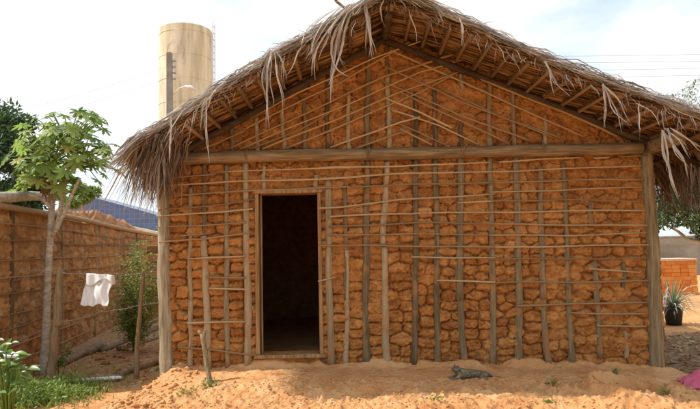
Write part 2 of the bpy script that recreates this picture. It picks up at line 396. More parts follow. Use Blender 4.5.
    keep = (ZZ[:-1, :-1] < np.maximum(top[:-1, :-1], top[:-1, 1:]))
    if door:
        u0, u1, z0, z1 = door; cu = UU[:-1, :-1] + step / 2; cz = ZZ[:-1, :-1] + step / 2
        keep &= ~((cu > u0) & (cu < u1) & (cz > z0) & (cz < z1))
    q = np.stack([idx[:-1, :-1], idx[:-1, 1:], idx[1:, 1:], idx[1:, :-1]], -1)[keep]
    if np.dot(np.cross(U, [0, 0, 1]), n) < 0: q = q[:, ::-1]
    used = np.zeros(ny_ * nx_, bool); used[q.ravel()] = True; rm = np.cumsum(used) - 1
    return npmesh('clay', V.reshape(-1, 3)[used], rm[q], (0.15 + 0.7 * tone).reshape(-1)[used])

# ------------------------------------------------------------------ the house
house = thing('mud_house', (0.66, 0, 0), 'wattle and daub house of orange clay lumps with a ragged dry palm thatch roof', 'house')
XL, XR, YB = -2.0, 3.30, 5.0
XA, ZA, SL, SR = 0.42, 3.62, 0.560, 0.438          # ridge position and the two roof pitches (underside)
def zroof(x):
    x = np.asarray(x, float); return np.where(x < XA, ZA - SL * (XA - x), ZA - SR * (x - XA))
colpx = [165, 190, 207, 227, 247, 257, 288, 320, 328, 346, 366, 385, 415, 437, 461, 491, 517, 542, 568, 595, 624, 650]
cols = [float(P(c, 270, 0)[0]) - XL for c in colpx]; cols[0] = 0.0; cols[-1] = XR - XL
d0 = P(257, 275, 0); d1 = P(322, 275, 0); dz1 = float(P(290, 194, 0)[2]); dz0 = float(P(290, 353, 0)[2])
DX0, DX1 = float(d0[0]), float(d1[0])
me = clay_panel((XL, 0, 0), (1, 0, 0), (0, -1, 0), XR - XL, -0.4, lambda u: zroof(u + XL) + 0.03, cols, 0.0085,
                door=(DX0 - XL, DX1 - XL, dz0, dz1), gable_z=2.26)
fw = link('front_wall', me, M['clay'], house)
mb = MB()                                            # the body of the wall behind its lumpy face, round the doorway
def wslab(mb, x0, x1, z0, ya=0.035, yb=0.16, z1=None):
    xs = [x for x in np.linspace(x0, x1, 5)] + ([XA] if x0 < XA < x1 else []); xs = sorted(xs)
    for a, b in zip(xs[:-1], xs[1:]):
        ta, tb = (float(zroof(a)) + .02, float(zroof(b)) + .02) if z1 is None else (z1, z1)
        mb.add([(a, ya, z0), (b, ya, z0), (b, yb, z0), (a, yb, z0), (a, ya, ta), (b, ya, tb), (b, yb, tb), (a, yb, ta)],
               [(0, 1, 5, 4), (2, 3, 7, 6), (4, 5, 6, 7), (0, 3, 2, 1)] + ([(0, 4, 7, 3)] if a == xs[0] else []) + ([(1, 2, 6, 5)] if b == xs[-1] else []))
wslab(mb, XL + .03, DX0 - .001, -0.4); wslab(mb, DX1 + .001, XR - .03, -0.4); wslab(mb, DX0, DX1, dz1 + .001); wslab(mb, DX0, DX1, -0.4, z1=dz0 - .001)
mb.build('inner_wall', M['clay'], house, smooth=False)
cs = list(np.linspace(0, YB, 20))
eL, eR = float(zroof(XL)), float(zroof(XR))
link('side_wall', clay_panel((XL + .06, YB, 0), (0, -1, 0), (-1, 0, 0), YB, -0.4, lambda u: u * 0 + eL, cs, 0.03, seed=20), M['clay'], house)
link('side_wall', clay_panel((XR - .07, 0, 0), (0, 1, 0), (1, 0, 0), YB, -0.4, lambda u: u * 0 + eR, cs, 0.03, seed=30), M['clay'], house)
link('back_wall', clay_panel((XR, YB, 0), (-1, 0, 0), (0, 1, 0), XR - XL, -0.4, lambda u: zroof(XR - u) + 0.03, list(np.linspace(0, XR - XL, 20)), 0.03, seed=40, gable_z=2.26), M['clay'], house)
mb = MB(); mb.box(XL + .07, XL + .16, .17, YB - .03, -.4, eL - .05); mb.build('inner_wall', M['clay'], house, smooth=False)
mb = MB(); mb.box(XR - .16, XR - .08, .17, YB - .03, -.4, eR - .05); mb.build('inner_wall', M['clay'], house, smooth=False)
mb = MB(); wslab(mb, XL + .13, XR - .13, -0.4, YB - .15, YB - .03); mb.build('inner_wall', M['clay'], house, smooth=False)

YS = -0.042                                           # depth of the uprights' axis
def stud(x0, y0, x1, y1, w, tone=None, yy=YS, wob=0.008, ext=False):
    a = P(x0, y0, yy); b = P(x1, y1, yy)
    if ext: b[2] -= 0.06
    r = w / 92.3 / 2
    return pole('wall_stud', a, b, r * 0.82, r * 0.98, M['stud'], house, n=14, wob=wob, rough=0.08, tone=tone, rnd=0.06)
for s_ in [(190, 188, 191, 300, 5), (191, 300, 190, 362, 6), (205, 160, 204, 240, 5), (204, 236, 208, 364, 8, .95), (226, 165, 228, 362, 6),
           (246, 158, 248, 362, 8, .9), (264, 166, 264, 192, 5), (345, 185, 346, 300, 5), (347, 250, 346, 364, 6), (367, 160, 366, 364, 8, .3),
           (387, 162, 383, 245, 7, .95), (384, 247, 387, 364, 8, 1.0), (416, 158, 414, 358, 7, .25), (435, 160, 438, 366, 7, .3), (460, 155, 460, 300, 9, .4),
           (459, 290, 465, 366, 8, .4), (490, 155, 493, 362, 7, .5), (516, 155, 519, 366, 8, .5), (540, 168, 543, 300, 7, .5), (542, 290, 548, 360, 7, .5),
           (563, 163, 568, 290, 6, .4), (568, 280, 571, 360, 7, .45), (590, 200, 591, 225, 6), (594, 262, 600, 352, 7), (623, 263, 624, 290, 5), (625, 330, 626, 352, 5),
           (328, 180, 331, 362, 8, .75), (316, 175, 316, 190, 6)]:
    stud(*s_, ext=(s_[3] > 345))
for s_ in [(282, 108, 284, 152, 5), (304, 98, 305, 152, 5), (328, 76, 328, 152, 5), (348, 92, 349, 152, 5), (369, 50, 367, 152, 6, .3), (388, 74, 389, 152, 6, .9),
           (415, 92, 416, 150, 5), (434, 90, 436, 150, 5), (461, 74, 462, 90, 5), (489, 64, 490, 150, 6), (513, 78, 514, 148, 5), (461, 122, 461, 150, 5),
           (545, 115, 545, 148, 5), (257, 118, 257, 153, 5), (232, 128, 232, 154, 5)]:
    stud(*s_, yy=YS + 0.004)
# two big corner posts
pl = pole('corner_post', P(163, 158, -0.03), P(167, 384, -0.04) , 0.062, 0.073, M['post'], house, n=20, wob=0.008, seg=14, rough=0.05, rnd=0.05)
pr = pole('corner_post', P(646, 150, -0.03), P(657, 378, -0.04), 0.066, 0.080, M['beam_up'], house, n=20, wob=0.010, seg=14, rough=0.05, rnd=0.05)
pole('wall_post', P(642, 160, 0.03), P(646, 368, 0.03), 0.05, 0.055, M['stud'], house, n=12, wob=0.006, seg=10)
# rods tied across the uprights
def rod(pts, r=0.0088, yy=-0.086, m='rod', tone=None):
    tone = random.random() if tone is None else tone
    q = [P(x, y, yy + random.uniform(-.004, .004)) for x, y in pts]; C_ = []
    for a, b in zip(q[:-1], q[1:]):
        k = max(2, int(np.linalg.norm(b - a) / 0.12))
        for i in range(k): C_.append(a + (b - a) * i / k)
    C_.append(q[-1]); ph = random.uniform(0, 6)
    C_ = [c + np.array([0, math.sin(i * 0.9 + ph) * 0.003, math.sin(i * 0.7 + ph) * 0.0035 + random.uniform(-.0015, .0015)]) for i, c in enumerate(C_)]
    r *= random.uniform(0.85, 1.2)
    rad = [r * (1.15 - 0.35 * i / len(C_)) * random.uniform(0.92, 1.08) for i in range(len(C_))]
    if random.random() < 0.5: rad = rad[::-1]
    mb = MB(); mb.tube(C_, rad, 7, tone, 0.04); return mb.build('wattle_rod', M[m], house)
for pts in [[(162, 179), (216, 174)], [(166, 185), (250, 181), (350, 178)], [(223, 172), (290, 169), (350, 168)], [(168, 196), (260, 190), (350, 187)],
            [(158, 210), (210, 206), (256, 199)], [(156, 216.5), (253, 209)], [(156, 227.5), (205, 225), (247, 222)], [(159, 242), (204, 239), (251, 232)],
            [(188, 259), (245, 256)], [(206, 277), (246, 277.5)], [(209, 288), (249, 289.5)], [(187, 322.5), (245, 322)], [(178, 347.5), (215, 350), (256, 355)],
            [(180, 236), (200, 234)],
            [(318, 168), (400, 166), (460, 164), (490, 162)], [(318, 179), (350, 177.5), (407, 173), (495, 172)], [(350, 187), (410, 184.5), (495, 182.5)],
            [(318, 208.5), (340, 207), (397, 200), (495, 194)], [(458, 202.5), (495, 201)], [(329, 217), (377, 214), (495, 212)], [(329, 227), (420, 222.5), (495, 224)],
            [(328, 235), (414, 234), (495, 235)], [(318, 245), (400, 246), (495, 247)], [(411, 257), (495, 258)], [(437, 280), (495, 282.5)], [(318, 281), (335, 277)],
            [(499, 162), (540, 159), (581, 158)], [(594, 158.5), (609, 157.5)], [(620, 157), (648, 155.5)], [(490, 172), (560, 169), (642, 165.5)],
            [(490, 183), (570, 180), (643, 179.5)], [(490, 192.5), (560, 190), (642, 187)], [(490, 201), (570, 200), (641, 201)], [(490, 212.5), (570, 211), (643, 210)],
            [(490, 224), (570, 225), (647, 225.5)], [(490, 235), (570, 235.5), (646, 233)], [(490, 247.5), (570, 246), (649, 244.5)], [(490, 259), (560, 259), (648, 258)],
            [(589, 269), (640, 272)], [(490, 282.5), (570, 282), (648, 281)], [(517, 305.5), (560, 304.5), (648, 302)], [(570, 313), (645, 314)], [(597, 326), (646, 326)]]:
    rod(pts)
for k_, pts in enumerate([[(200, 143), (300, 92), (375, 58), (434, 36)], [(212, 146), (304, 99), (342, 82), (409, 42)], [(228, 149), (330, 102), (385, 76), (462, 52), (476, 53)],
            [(240, 149), (304, 122), (363, 98), (420, 72), (462, 60)], [(262, 149), (330, 122), (396, 94), (458, 72)], [(285, 149), (350, 122), (420, 92), (456, 73)],
            [(330, 148), (400, 122), (420, 117)], [(250, 149), (300, 130), (330, 113)], [(196, 152), (246, 130)], [(355, 149), (404, 131)],
            [(409, 47), (480, 79), (560, 111), (600, 128), (617, 136)], [(390, 50), (440, 72), (520, 108), (583, 137)], [(384, 66), (460, 101), (555, 138)], [(382, 81), (460, 115), (530, 141)],
            [(400, 92), (450, 116), (508, 143)], [(392, 110), (440, 126), (478, 144)], [(400, 129), (432, 145)], [(440, 88), (500, 116), (560, 138)], [(384, 98), (420, 112), (452, 128)],
            [(392, 121), (420, 133), (446, 145)]]):
    rod(pts, 0.0125 if k_ == 10 else 0.0095, -0.080 if k_ % 2 else -0.094, 'strip' if k_ in (0, 1, 2, 3, 4, 10) else 'rod')
# beams
pole('tie_beam', P(158, 160, -0.10), P(641, 147.5, -0.10), 0.066, 0.064, M['beam'], house, n=26, wob=0.012, seg=14, rough=0.04, rnd=0.04)
pole('wall_plate', (XR - 0.03, -0.62, 2.29), (XR - 0.03, YB + .4, 2.27), 0.075, 0.07, M['beam'], house, n=14, seg=14, wob=.01)
pole('wall_plate', (XL + 0.06, -0.40, 2.20), (XL + 0.06, YB + .4, 2.20), 0.065, 0.06, M['beam'], house, n=14, seg=14, wob=.01)
for yy in (-0.12, 1.7, 3.4, 5.12):
    pole('rafter', (XA - .02, yy, ZA - .10), (XL - .02, yy, float(zroof(XL - .02)) - .048), 0.036, 0.040, M['rafter'], house, n=12, wob=.008)
    pole('rafter', (XA + .02, yy + .03, ZA - .10), (XR + .50, yy + .03, float(zroof(XR + .50)) - .048), 0.036, 0.040, M['rafter'], house, n=12, wob=.008)
pole('ridge_pole', (XA, -0.75, ZA - .06), (XA, YB + .5, ZA - .06), 0.045, 0.045, M['rafter'], house, n=10, wob=.008)
pole('ridge_prop', (XA + .02, -0.02, 2.3), (XA + .02, -0.02, ZA - .12), 0.035, 0.03, M['stud'], house, n=10, wob=.006)
for yy in (1.7, 3.4): pole('tie_beam', (XL, yy, 2.2), (XR, yy, 2.26), 0.055, 0.05, M['beam'], house, n=10, wob=.012)
for px_, yy0 in [(246, 155), (367, 153), (461, 151), (541, 149)]:
    c = P(px_, yy0, -.10); m_ = MB()
    for k_ in range(3): m_.tube([c + [random.uniform(-.004, .004) + .012 * k_, .073 * math.cos(a), .073 * math.sin(a)] for a in np.linspace(0, 2 * math.pi, 18)], .0035, 5)
    m_.build('binding', M['stud'], house)
# door frame
df = MB(); fwid = 0.045
df.box(DX0 - .005, DX0 + fwid - .01, -0.085, 0.13, dz0, dz1, jit=.003); dfo = df.build('door_frame', M['frame'], house, smooth=False, bevel=.004)
for nm, bxs in (('jamb', (DX1 - fwid + .012, DX1 + .005, -0.088, 0.13, dz0, dz1)), ('lintel', (DX0 - .02, DX1 + .02, -0.092, 0.132, dz1 + .002, dz1 + .04)),
                ('sill', (DX0 - .02, DX1 + .02, -0.094, 0.132, dz0 - .04, dz0 - .002)), ('stop', (DX0 + fwid + .002, DX0 + fwid + .018, -0.03, 0.0, dz0, dz1))):
    m_ = MB(); m_.box(*bxs, jit=.003); m_.build(nm, M['frame'], dfo, smooth=False, bevel=.004)

# ------------------------------------------------------------------ thatch
YF = -0.86
def rvec0(n): v = rng.normal(0, 1, (n, 3)); return v / np.linalg.norm(v, axis=1, keepdims=True)
def slope(side):
    sl = SL if side < 0 else SR; q = math.hypot(1, sl)
    D = np.array([side / q, 0, -sl / q]); NN = np.array([side * sl / q, 0, 1 / q])
    length = (XA - (XL + .06)) * q if side < 0 else (XR + .55 - XA) * q
    return D, NN, length
def sag(side, d, y, L_):       # the roof surface is not flat: gentle waves
    return 0.02 * np.sin(d * 2.1 + side) + 0.025 * fbm(d * 1.1 + 9 * side, y * 0.9, 2, 80) 
def roofpt(side, d, y, n):
    D, NN, L_ = slope(side)
    d = np.asarray(d, float); y = np.asarray(y, float); n = np.asarray(n, float)
    z0 = sag(side, d, y, L_) * sstep(0, .4, d)
    return np.array([XA, 0, ZA]) + d[..., None] * D + (n + z0)[..., None] * NN + y[..., None] * np.array([0, 1.0, 0])
for side in (-1, 1):
    D, NN, L_ = slope(side); st = 0.205; nc = int(L_ / st) + 1
    under = Strips(); topS = Strips(); light_block = Strips()
    for i in range(nc):
        d_ = 0.03 + i * st
        # batten
        yend = YB + .5
        a = roofpt(side, np.array([d_]), np.array([YF + random.uniform(-.05, .05)]), np.array([-.006]))[0]; b = roofpt(side, np.array([d_]), np.array([yend]), np.array([0.0]))[0]
        m_ = MB(); pts = pole_pts(a, b, 14, 0.008); m_.tube(pts, [0.019 * random.uniform(.85, 1.15) for _ in pts], 6, random.random(), .08); m_.build('batten', M['batten'], house)
        last = i >= nc - 2
        cshift = random.uniform(-.1, .1)
        # leaflets of this course: from below the batten down over the next one
        for lay in range(4):
            n_ = int((yend - YF) / 0.021)
            y = np.linspace(YF, yend, n_) + rng.normal(0, .012, n_) + (rng.random(n_) < .5) * 0.0
            ln = rng.uniform(.26, .38, n_); sk = rng.normal(0.0, .08, n_) - 0.05
            t = np.linspace(0, 1, 4)
            dd = d_ - 0.03 + ln[:, None] * t; yy = y[:, None] + (sk * ln)[:, None] * t * 1.2
            nn = 0.012 + lay * 0.007 + rng.normal(0, .004, n_)[:, None] + 0.030 * t[None, :] + rng.normal(0, .006, (n_, 4)) * t
            C = roofpt(side, dd, yy, nn)
            sd_ = np.array([0, 1.0, 0]) + rng.normal(0, .35, n_)[:, None] * NN
            W = rng.uniform(.016, .032, n_)[:, None] * np.array([.7, 1, .9, .35])
            under.add(C, W, sd_, np.clip(rng.normal(.38 + .22 * (i % 2) + cshift, .25, n_), 0, 1))
        # solid sheet added inside the course to block light between the strips
        for yy0 in np.arange(YF + .03, yend, 0.3):
            n_ = 1; t = np.linspace(0, 1, 4)
        yg = np.arange(YF + .04, yend, 0.15); t = np.linspace(0, 1, 4)
        C = roofpt(side, (d_ - .05 + .30 * t)[None, :].repeat(len(yg), 0), yg[:, None].repeat(4, 1), (0.028 + .028 * t)[None, :].repeat(len(yg), 0))
        light_block.add(C, np.full((len(yg), 4), 0.152), np.tile([0, 1.0, 0], (len(yg), 1)), rng.uniform(.1, .4, len(yg)))
    # weathered top layer, its tone also raised to paint in the silver-white of sunlight
    for i in range(int(L_ / 0.11) + 2):
        d_ = -0.12 + i * 0.11
        n_ = 560; y = rng.uniform(YF - .04, YB + .5, n_); y[:200] = rng.uniform(YF - .07, YF + .5, 200)
        ln = rng.uniform(.18, .5, n_); sk = rng.normal(-.15, .8, n_); t = np.linspace(0, 1, 5)
        dd = d_ + ln[:, None] * t; yy = y[:, None] + (sk * ln)[:, None] * t
        yy = np.maximum(yy, YF - .05 - .07 * rng.random((n_, 1)) ** 2)
        nn = 0.060 + rng.uniform(0, .040, n_)[:, None] + rng.normal(0.0, .012, n_)[:, None] * t + (rng.random(n_) < .12)[:, None] * .05 * np.sin(t * 3) + 0.008 * np.sin(t * 9 + y[:, None] * 40)
        C = roofpt(side, np.maximum(dd, 0.0), yy, nn)
        C[..., 2] -= 0.35 * np.clip(dd - L_, 0, 1)
        tw = rng.normal(0, 1.2, (n_, 1)) + rng.normal(0, .8, (n_, 1)) * t
        sd_ = np.cos(tw)[..., None] * np.array([0, 1.0, 0]) + np.sin(tw)[..., None] * NN
        W = rng.uniform(.004, .019, n_)[:, None] * np.array([.6, 1, .9, .6, .15])
        topS.add(C, W, sd_, np.clip(rng.normal(.62, .27, n_), 0, 1))
    # ragged front rim: leaflet tips poking out and drooping over the gable edge
    n_ = 800; d_ = rng.uniform(-.05, L_, n_); ln = rng.uniform(.06, .22, n_); t = np.linspace(0, 1, 5)
    sk = rng.normal(.9, .6, n_); dn = rng.uniform(-.4, .3, n_)
    dd = d_[:, None] + (sk * ln)[:, None] * t; yy = YF + .05 - ln[:, None] * 0.30 * t + 0 * dd
    nn = rng.uniform(.05, .085, n_)[:, None] + 0.0 * t
    C = roofpt(side, dd, yy, nn); C[..., 2] -= (dn * ln * .9)[:, None] * t ** 2
    tw = rng.normal(0, 1.2, (n_, 1)) + rng.normal(0, .8, (n_, 1)) * t
    sd_ = np.cos(tw)[..., None] * NN + np.sin(tw)[..., None] * np.array([0, 1.0, 0])
    topS.add(C, rng.uniform(.006, .018, n_)[:, None] * np.array([.7, 1, .9, .6, .12]), sd_, np.clip(rng.normal(.5, .27, n_), 0, 1))
    # tangle of thin broken silvery tips along the front edge
    n_ = 1500; d_ = rng.uniform(0, L_, n_); ln = rng.uniform(.05, .20, n_); v = rvec0(n_); v[:, 1] = -abs(v[:, 1]) * .6; t = np.linspace(0, 1, 6)
    base = roofpt(side, d_, YF + rng.uniform(-.03, .10, n_), rng.uniform(.060, .105, n_)); v[:, 2] = v[:, 2] * .45 + .02; v[:, 0] += side * .4
    C = base[:, None, :] + v[:, None, :] * (ln[:, None] * t)[..., None]; C[..., 2] -= (rng.uniform(.0, .9, n_) * ln)[:, None] * t ** 2; C[..., 0] += .008 * np.sin(t * 7 + d_[:, None] * 50)
    topS.add(C, rng.uniform(.003, .011, n_)[:, None] * np.array([.7, 1, .9, .7, .5, .1]), rvec0(n_), np.clip(rng.normal(.72, .25, n_), 0, 1))
    # dead scraps drooping below the front edge
    n_ = 150; d_ = rng.uniform(0, L_, n_); ln = rng.uniform(.06, .26, n_) * rng.uniform(.4, 1.2, n_); base = roofpt(side, d_, YF + rng.uniform(-.05, .05, n_), rng.uniform(.0, .08, n_))
    v = rvec0(n_) * .45 + np.array([side * .3, -.1, -.6]); C = base[:, None, :] + v[:, None, :] * (ln[:, None] * t)[..., None]; C[..., 0] += .012 * np.sin(t * 6 + d_[:, None] * 50); C[..., 2] -= .3 * ln[:, None] * t ** 2
    topS.add(C, rng.uniform(.004, .014, n_)[:, None] * np.array([.7, 1, .9, .7, .5, .1]), rvec0(n_) * [1, .4, .2], np.clip(rng.normal(.6, .3, n_), 0, 1))
    # eave: long leaflets bending over and hanging down
    n_ = 2600 if side < 0 else 2600
    y = rng.uniform(YF - .02, YB + .5, n_); y[:900] = rng.uniform(YF - .05, YF + 1.0, 900)
    ln = rng.uniform(.25, .74, n_) * (1.0 if side < 0 else 1.1); t = np.linspace(0, 1, 7)
    st_ = L_ - rng.uniform(.0, .34, n_) - (.08 if side < 0 else 0); ang0 = math.atan2(-D[2], abs(D[0])); droop = rng.uniform(.6, 1.0, n_)
    ang = ang0 + (math.pi / 2 - ang0) * (droop[:, None] * np.clip(t * 2.0, 0, 1) ** .8)
    seg = ln[:, None] / 6; dx = np.cumsum(np.cos(ang) * seg, 1) * side + rng.normal(0, .10, (n_, 1)) * ln[:, None] * t ** 1.5 + .012 * np.sin(t * 7 + y[:, None] * 30) * t; dz = -np.cumsum(np.sin(ang) * seg, 1)
    base = roofpt(side, st_, y, rng.uniform(0.0, .11, n_)); C = base[:, None, :] + np.stack([dx, (rng.normal(-.04, .22, n_) * ln)[:, None] * t, dz], -1)
    sd_ = np.stack([rng.normal(0, .5, n_), np.ones(n_), rng.normal(0, .2, n_)], -1)
    inner = rng.random(n_) < .5
    W = rng.uniform(.006, .020, n_)[:, None] * np.array([.8, 1, 1, .9, .7, .5, .12])
    under.add(C[inner], W[inner], sd_[inner], np.clip(rng.normal(.5, .22, inner.sum()), 0, 1))
    topS.add(C[~inner], W[~inner], sd_[~inner], np.clip(rng.normal(.42, .25, (~inner).sum()), 0, 1))
    to = under.build('thatch', M['palm_under'], house)
    light_block.build('light_block_mat', M['palm_under'], to)
    topS.build('weathered_sunlit_leaves', M['palm_top'], to)
# ridge capping fronds
rs = Strips(); n_ = 1500; t = np.linspace(0, 1, 7); y = rng.uniform(YF - .12, YB + .5, n_); y[:420] = rng.uniform(YF - .18, YF + .5, 420)
s_ = np.where(rng.random(n_) < .5, -1, 1); ln = rng.uniform(.35, .8, n_)
dx = s_[:, None] * ln[:, None] * t * .85; zz = ZA + .13 + rng.uniform(0, .05, n_)[:, None] - np.abs(dx) * np.where(s_ < 0, SL, SR)[:, None] - .05 * t ** 2 + .03 * np.sin(t * 3)
C = np.stack([XA + dx - s_[:, None] * .12, y[:, None] + (rng.normal(-.1, .3, n_) * ln)[:, None] * t, zz], -1)
rs.add(C, rng.uniform(.012, .03, n_)[:, None] * np.array([.6, 1, 1, 1, .8, .5, .1]), np.stack([rng.normal(0, .4, n_), np.ones(n_), rng.normal(0, .4, n_)], -1), np.clip(rng.normal(.6, .25, n_), 0, 1))
rs.build('ridge_thatch', M['palm_top'], house)
m_ = MB(); m_.tube([P(331, -6, -1.0), P(337, 2, -1.0), P(346, 9, -.9)], [.012, .014, .012], 6); m_.build('ridge_stick', M['stud'], house)

def tuft(strands, y0=-1.0, m='palm_hang', w=0.03, label=None):
    """one hanging dead leaf: each strand is a pixel polyline on the plane of the gable overhang"""
    S_ = Strips()
    for pts in [p_ for p_ in strands for _ in range(3)]:
        pts = [(x + random.gauss(0, 1.6) * i_ / len(pts), y + (random.uniform(-12, 3) if i_ == len(pts) - 1 else 0)) for i_, (x, y) in enumerate(pts)]
        q = np.array([P(x, y, y0 + random.uniform(-.05, .05)) for x, y in pts]); k = 9
        s = np.linspace(0, len(q) - 1, k); C = np.stack([np.interp(s, np.arange(len(q)), q[:, j]) for j in range(3)], -1)
        C[1:-1] = (C[:-2] + 2 * C[1:-1] + C[2:]) / 4
        C[:, 0] += .006 * np.sin(np.arange(k) * 1.1 + random.uniform(0, 6)); C[:, 1] += .01 * np.sin(np.arange(k) * .9 + random.uniform(0, 6))
        tw = random.uniform(-.7, .7) + np.linspace(0, random.uniform(-1.8, 1.8), k)
        sd_ = np.stack([np.cos(tw), np.sin(tw), 0 * tw + .05], -1)[None]
        W = w * random.uniform(.22, .62) * np.array([.6, .9, 1, 1, .95, .85, .7, .45, .1])[None]
        S_.add(C[None], W, sd_, np.array([min(1, max(0, random.gauss(.55, .3)))]))
    o = S_.build('hanging_leaf', M[m], house)
    if label: o['label'] = label
    return o
tuft([[(352, 3), (322, 15), (304, 32), (300, 55)], [(350, 4), (330, 20), (316, 40), (305, 68)], [(352, 5), (334, 22), (318, 45), (307, 66)], [(350, 6), (330, 26), (314, 52), (312, 80)],
      [(352, 6), (340, 24), (333, 60), (331, 105)], [(353, 6), (346, 26), (343, 45), (330, 84)], [(352, 8), (330, 38), (334, 70), (348, 78)], [(348, 5), (326, 22), (309, 40), (301, 48)],
      [(352, 4), (341, 28), (336, 55), (346, 76)], [(350, 5), (330, 30), (322, 48), (318, 62)], [(354, 3), (352, 14), (356, 16), (362, 4)], [(345, 4), (322, 24), (313, 40), (310, 60)],
      [(350, 5), (336, 18), (328, 34), (331, 40)], [(342, 5), (318, 20), (306, 34), (298, 40)]], w=.032)
tuft([[(366, 0), (368, 20), (371, 45), (370, 62)], [(365, 0), (369, 25), (374, 64)], [(364, 2), (366, 20), (367, 52)]], w=.026)
tuft([[(272, 50), (268, 70), (266, 88), (267, 131)], [(270, 52), (264, 68), (262, 85), (272, 118)], [(274, 52), (276, 72), (281, 90), (284, 118)], [(271, 52), (270, 80), (274, 105)],
      [(268, 54), (262, 62), (258, 72)], [(276, 50), (283, 62), (286, 90)], [(270, 50), (265, 62), (269, 130)]], w=.026)
tuft([[(206, 97), (202, 112), (200, 136)], [(209, 96), (204, 116), (206, 138)], [(212, 95), (208, 108), (198, 120)], [(205, 98), (194, 112), (190, 140)], [(207, 98), (206, 130), (210, 164)],
      [(216, 90), (210, 97), (200, 108)]], w=.02)
tuft([[(185, 108), (174, 124), (163, 140)], [(171, 115), (171, 140), (170, 168)]], w=.03)
tuft([[(461, 16), (462, 34), (465, 51)], [(460, 17), (463, 30), (463, 48)]], w=.018)
tuft([[(545, 62), (550, 72), (554, 92)], [(546, 62), (552, 78), (558, 90)], [(546, 64), (556, 84), (570, 98)]], w=.022)
tuft([[(603, 84), (605, 108), (605, 136)], [(603, 84), (612, 108), (631, 131)], [(603, 84), (618, 112), (623, 132)], [(603, 84), (622, 104), (632, 129)]], w=.028)
tuft([[(430, 2), (440, 10), (444, 22)], [(418, -3), (432, 4), (442, 12)], [(424, 0), (437, 6), (443, 20)]], w=.04)
tuft([[(640, 104), (638, 118), (640, 138)], [(637, 103), (652, 112), (660, 128)]], w=.02)
tuft([[(662, 130), (672, 142), (684, 160), (689, 178)], [(662, 130), (667, 150), (672, 180), (678, 204)], [(664, 128), (680, 140), (690, 160)], [(670, 128), (690, 140), (704, 156)],
      [(668, 128), (674, 150), (690, 168)], [(662, 132), (664, 160), (670, 175)]], w=.028)
tuft([[(152, 140), (150, 155), (152, 185)], [(157, 137), (150, 150), (146, 190), (149, 205)], [(160, 136), (158, 155), (157, 190)], [(148, 142), (141, 158), (136, 195)], [(165, 132), (158, 152), (159, 200)],
      [(162, 135), (152, 155), (148, 212)], [(142, 146), (134, 158), (134, 185)], [(169, 131), (170, 145), (172, 155)], [(155, 140), (160, 165), (158, 214)], [(156, 138), (165, 155), (165, 176)]], y0=-.75, w=.03)
tuft([[(134, 151), (133, 168), (134, 200)], [(141, 148), (142, 165), (145, 195)]], y0=-.7, w=.05)

# ------------------------------------------------------------------ more materials
M['trunk'] = mat('trunk', [(0.3, (0.26, 0.22, 0.16)), (0.5, (0.42, 0.37, 0.29)), (0.7, (0.56, 0.52, 0.43))], (14, 14, 30), 0.85, 0.4, 60)
M['papaya_leaf'] = mat('papaya_leaf', [(0.1, (0.11, 0.20, 0.04)), (0.5, (0.24, 0.36, 0.08)), (0.85, (0.40, 0.48, 0.13)), (0.98, (0.48, 0.42, 0.11))], (5, 5, 5), 0.5, 0, tone=0.8,
                       translucent=0.55, spec=0.45)
M['dark_leaf'] = mat('dark_leaf', [(0.1, (0.025, 0.06, 0.018)), (0.5, (0.055, 0.11, 0.035)), (0.9, (0.10, 0.17, 0.055))], (2, 2, 2), 0.5, 0, tone=0.6, translucent=0.25, spec=0.4)
M['bush_leaf'] = mat('bush_leaf', [(0.1, (0.09, 0.15, 0.025)), (0.5, (0.19, 0.28, 0.05)), (0.9, (0.34, 0.40, 0.09))], (4, 4, 4), 0.5, 0, tone=0.7, translucent=0.4, spec=0.4)
M['bright_leaf'] = mat('bright_leaf', [(0.1, (0.07, 0.15, 0.02)), (0.5, (0.13, 0.25, 0.035)), (0.9, (0.22, 0.34, 0.06))], (6, 6, 6), 0.35, 0, tone=0.7, translucent=0.4, spec=0.5)
M['pale_leaf'] = mat('pale_leaf', [(0.1, (0.10, 0.14, 0.08)), (0.5, (0.17, 0.22, 0.12)), (0.9, (0.26, 0.32, 0.18))], (4, 4, 4), 0.6, 0, tone=0.7, translucent=0.35)
M['dry_leaf'] = mat('dry_leaf', [(0.1, (0.13, 0.07, 0.03)), (0.5, (0.30, 0.18, 0.085)), (0.9, (0.50, 0.37, 0.22))], (4, 4, 4), 0.8, 0, tone=0.8, translucent=0.1)
M['concrete'] = mat('concrete', [(0.35, (0.52, 0.47, 0.31)), (0.5, (0.64, 0.59, 0.42)), (0.62, (0.72, 0.69, 0.55))], (3.5, 3.5, 0.35), 0.85, 0.25, 9, bdist=0.02, detail=8,
                    extra=spots(1.3, 0.50, 0.64, (0.38, 0.37, 0.30), 0.6, stretch=(2.6, 2.6, 0.5)))
M['grey'] = mat('grey', [(0.3, (0.22, 0.21, 0.19)), (0.7, (0.33, 0.32, 0.29))], (4, 4, 4), 0.9, 0.3, 30)
M['old_wall'] = mat('old_wall', [(0.3, (0.20, 0.185, 0.15)), (0.6, (0.33, 0.31, 0.26)), (0.8, (0.42, 0.40, 0.34))], (.8, .8, 1.6), 0.9, 0.4, 12, extra=spots(.6, .5, .7, (.17, .17, .13), .8))
M['heap'] = mat('heap', [(0.3, (0.25, 0.11, 0.05)), (0.5, (0.40, 0.20, 0.10)), (0.7, (0.52, 0.30, 0.17))], (7, 7, 7), 0.95, 0.9, 20, bdist=0.04)
M['brick'] = mat('brick', [(0.3, (0.58, 0.19, 0.04)), (0.5, (0.68, 0.25, 0.06)), (0.7, (0.72, 0.32, 0.10))], (3, 3, 3), 0.9, 0.5, 40, tone=.5)
